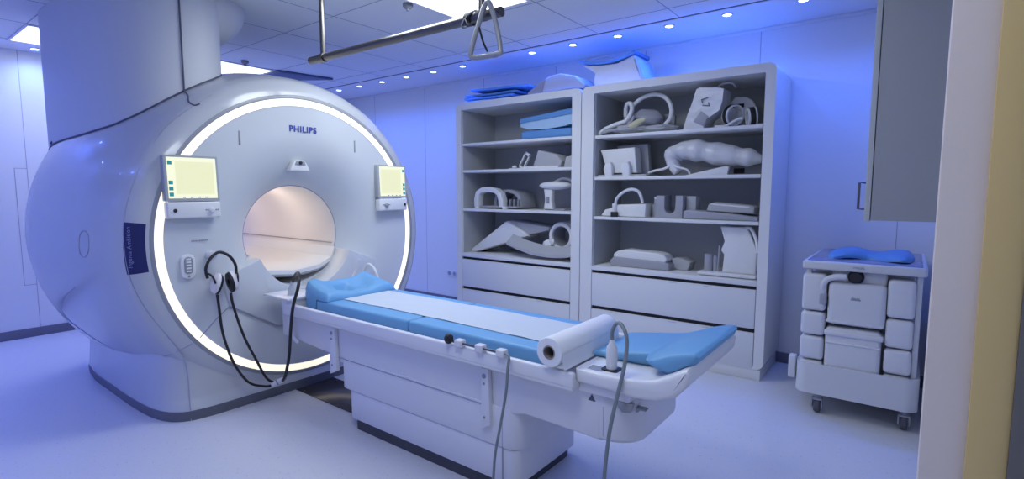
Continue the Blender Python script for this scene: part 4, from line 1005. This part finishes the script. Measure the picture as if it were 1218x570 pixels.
# door jamb of the doorway the photograph was taken through
struct(MB().box(.036, XR, 1.20, 1.26, 0, ZC, .002).build('door_1', 'frame'))
struct(MB().box(.099, .153, 1.186, 1.20, 0, ZC-.001, .001).build('trim_5', 'brass'))
struct(MB().box(.153, XR, 1.18, 1.20, 0, ZC-.001, .001).build('trim_6', 'framedark'))

# ------------------------------------------------------------------ lights
def lamp(kind, name, loc, power, color, **kw):
    l = bpy.data.lights.new(name, kind); l.energy = power; l.color = color
    for k, v in kw.items(): setattr(l, k, v)
    o = bpy.data.objects.new(name, l); o.location = loc; col.objects.link(o); return o
for i, x in enumerate(spot_x):
    if i == 6: continue
    lamp('SPOT', 'spot_lamp', (x, 4.115, ZC-.02), 19, (.05, .16, 1.), spot_size=math.radians(150), spot_blend=.8, shadow_soft_size=.03)
for y in (-.3, .45, 1.26, 2.1, 3.1):
    lamp('SPOT', 'spot_lamp', (XL+.2, y, ZC-.02), 24, (.08, .16, 1.), spot_size=math.radians(150), spot_blend=.8, shadow_soft_size=.03)
for x in near_x:
    lamp('SPOT', 'spot_lamp', (x, YF+.5, ZC-.02), 25, (.09, .16, 1.), spot_size=math.radians(150), spot_blend=.8, shadow_soft_size=.03)  # blue lamps of the added, unseen near row
def area(loc, sx, sy, power, color, rot=(0, 0, 0)):
    o = lamp('AREA', 'ceiling_panel_lamp', loc, power, color, shape='RECTANGLE', size=sx, size_y=sy); o.rotation_euler = rot; return o
PW = (.88, .96, 1.)
area((-2.48, 2.38, ZC-.02), .62, 1.22, 25, PW)
area((-5.88, 2.73, ZC-.02), .6, .56, 4, PW)
area((-5.9, 1.37, ZC-.02), .6, .6, 5, PW)
area((-1.11, .72, ZC-.02), .6, .6, 13, PW)  # fill from the added panel out of view
lamp('POINT', 'bore_lamp', (-4.1, CY, CZ+.20), 1.8, (1., .84, .72), shadow_soft_size=.08)
lamp('POINT', 'bore_lamp', (-4.8, CY, CZ+.20), 1.6, (1., .84, .72), shadow_soft_size=.08)

for x, ln_ in ((-3.1, 1.3), (-1.55, 1.4)):
    s_ = MB().box(x-ln_/2, x+ln_/2, 4.585, 4.615, ZT, ZT+.012, .002).build('led_strip', 'spotrim')
    tag(s_, 'slim light strip on the back edge of the %s shelf cabinet top' % ('left' if x < -2 else 'right'), 'light strip')
    o = lamp('AREA', 'strip_lamp', (x, 4.60, ZT+.016), .7, (.05, .22, 1.), shape='RECTANGLE', size=ln_, size_y=.02); o.rotation_euler = (PI, 0, 0)
w = bpy.data.worlds.new('world'); scn.world = w; w.use_nodes = True
w.node_tree.nodes['Background'].inputs['Color'].default_value = (.10, .12, .30, 1); w.node_tree.nodes['Background'].inputs['Strength'].default_value = .3

# ------------------------------------------------------------------ camera
cd = bpy.data.cameras.new('camera'); cam_o = bpy.data.objects.new('camera', cd); col.objects.link(cam_o)
cd.sensor_width = 36; cd.lens = 622.3/1218*36; cd.clip_start = .02
cam_o.location = (0, 0, 1.4); cam_o.rotation_euler = (math.radians(90-5.4), 0, math.radians(37.4))
scn.camera = cam_o
scn.view_settings.view_transform = 'Standard'; scn.view_settings.look = 'None'
scn.view_settings.exposure = -.08; scn.view_settings.gamma = 1; scn.view_settings.use_curve_mapping = False
scn.cycles.max_bounces = 8
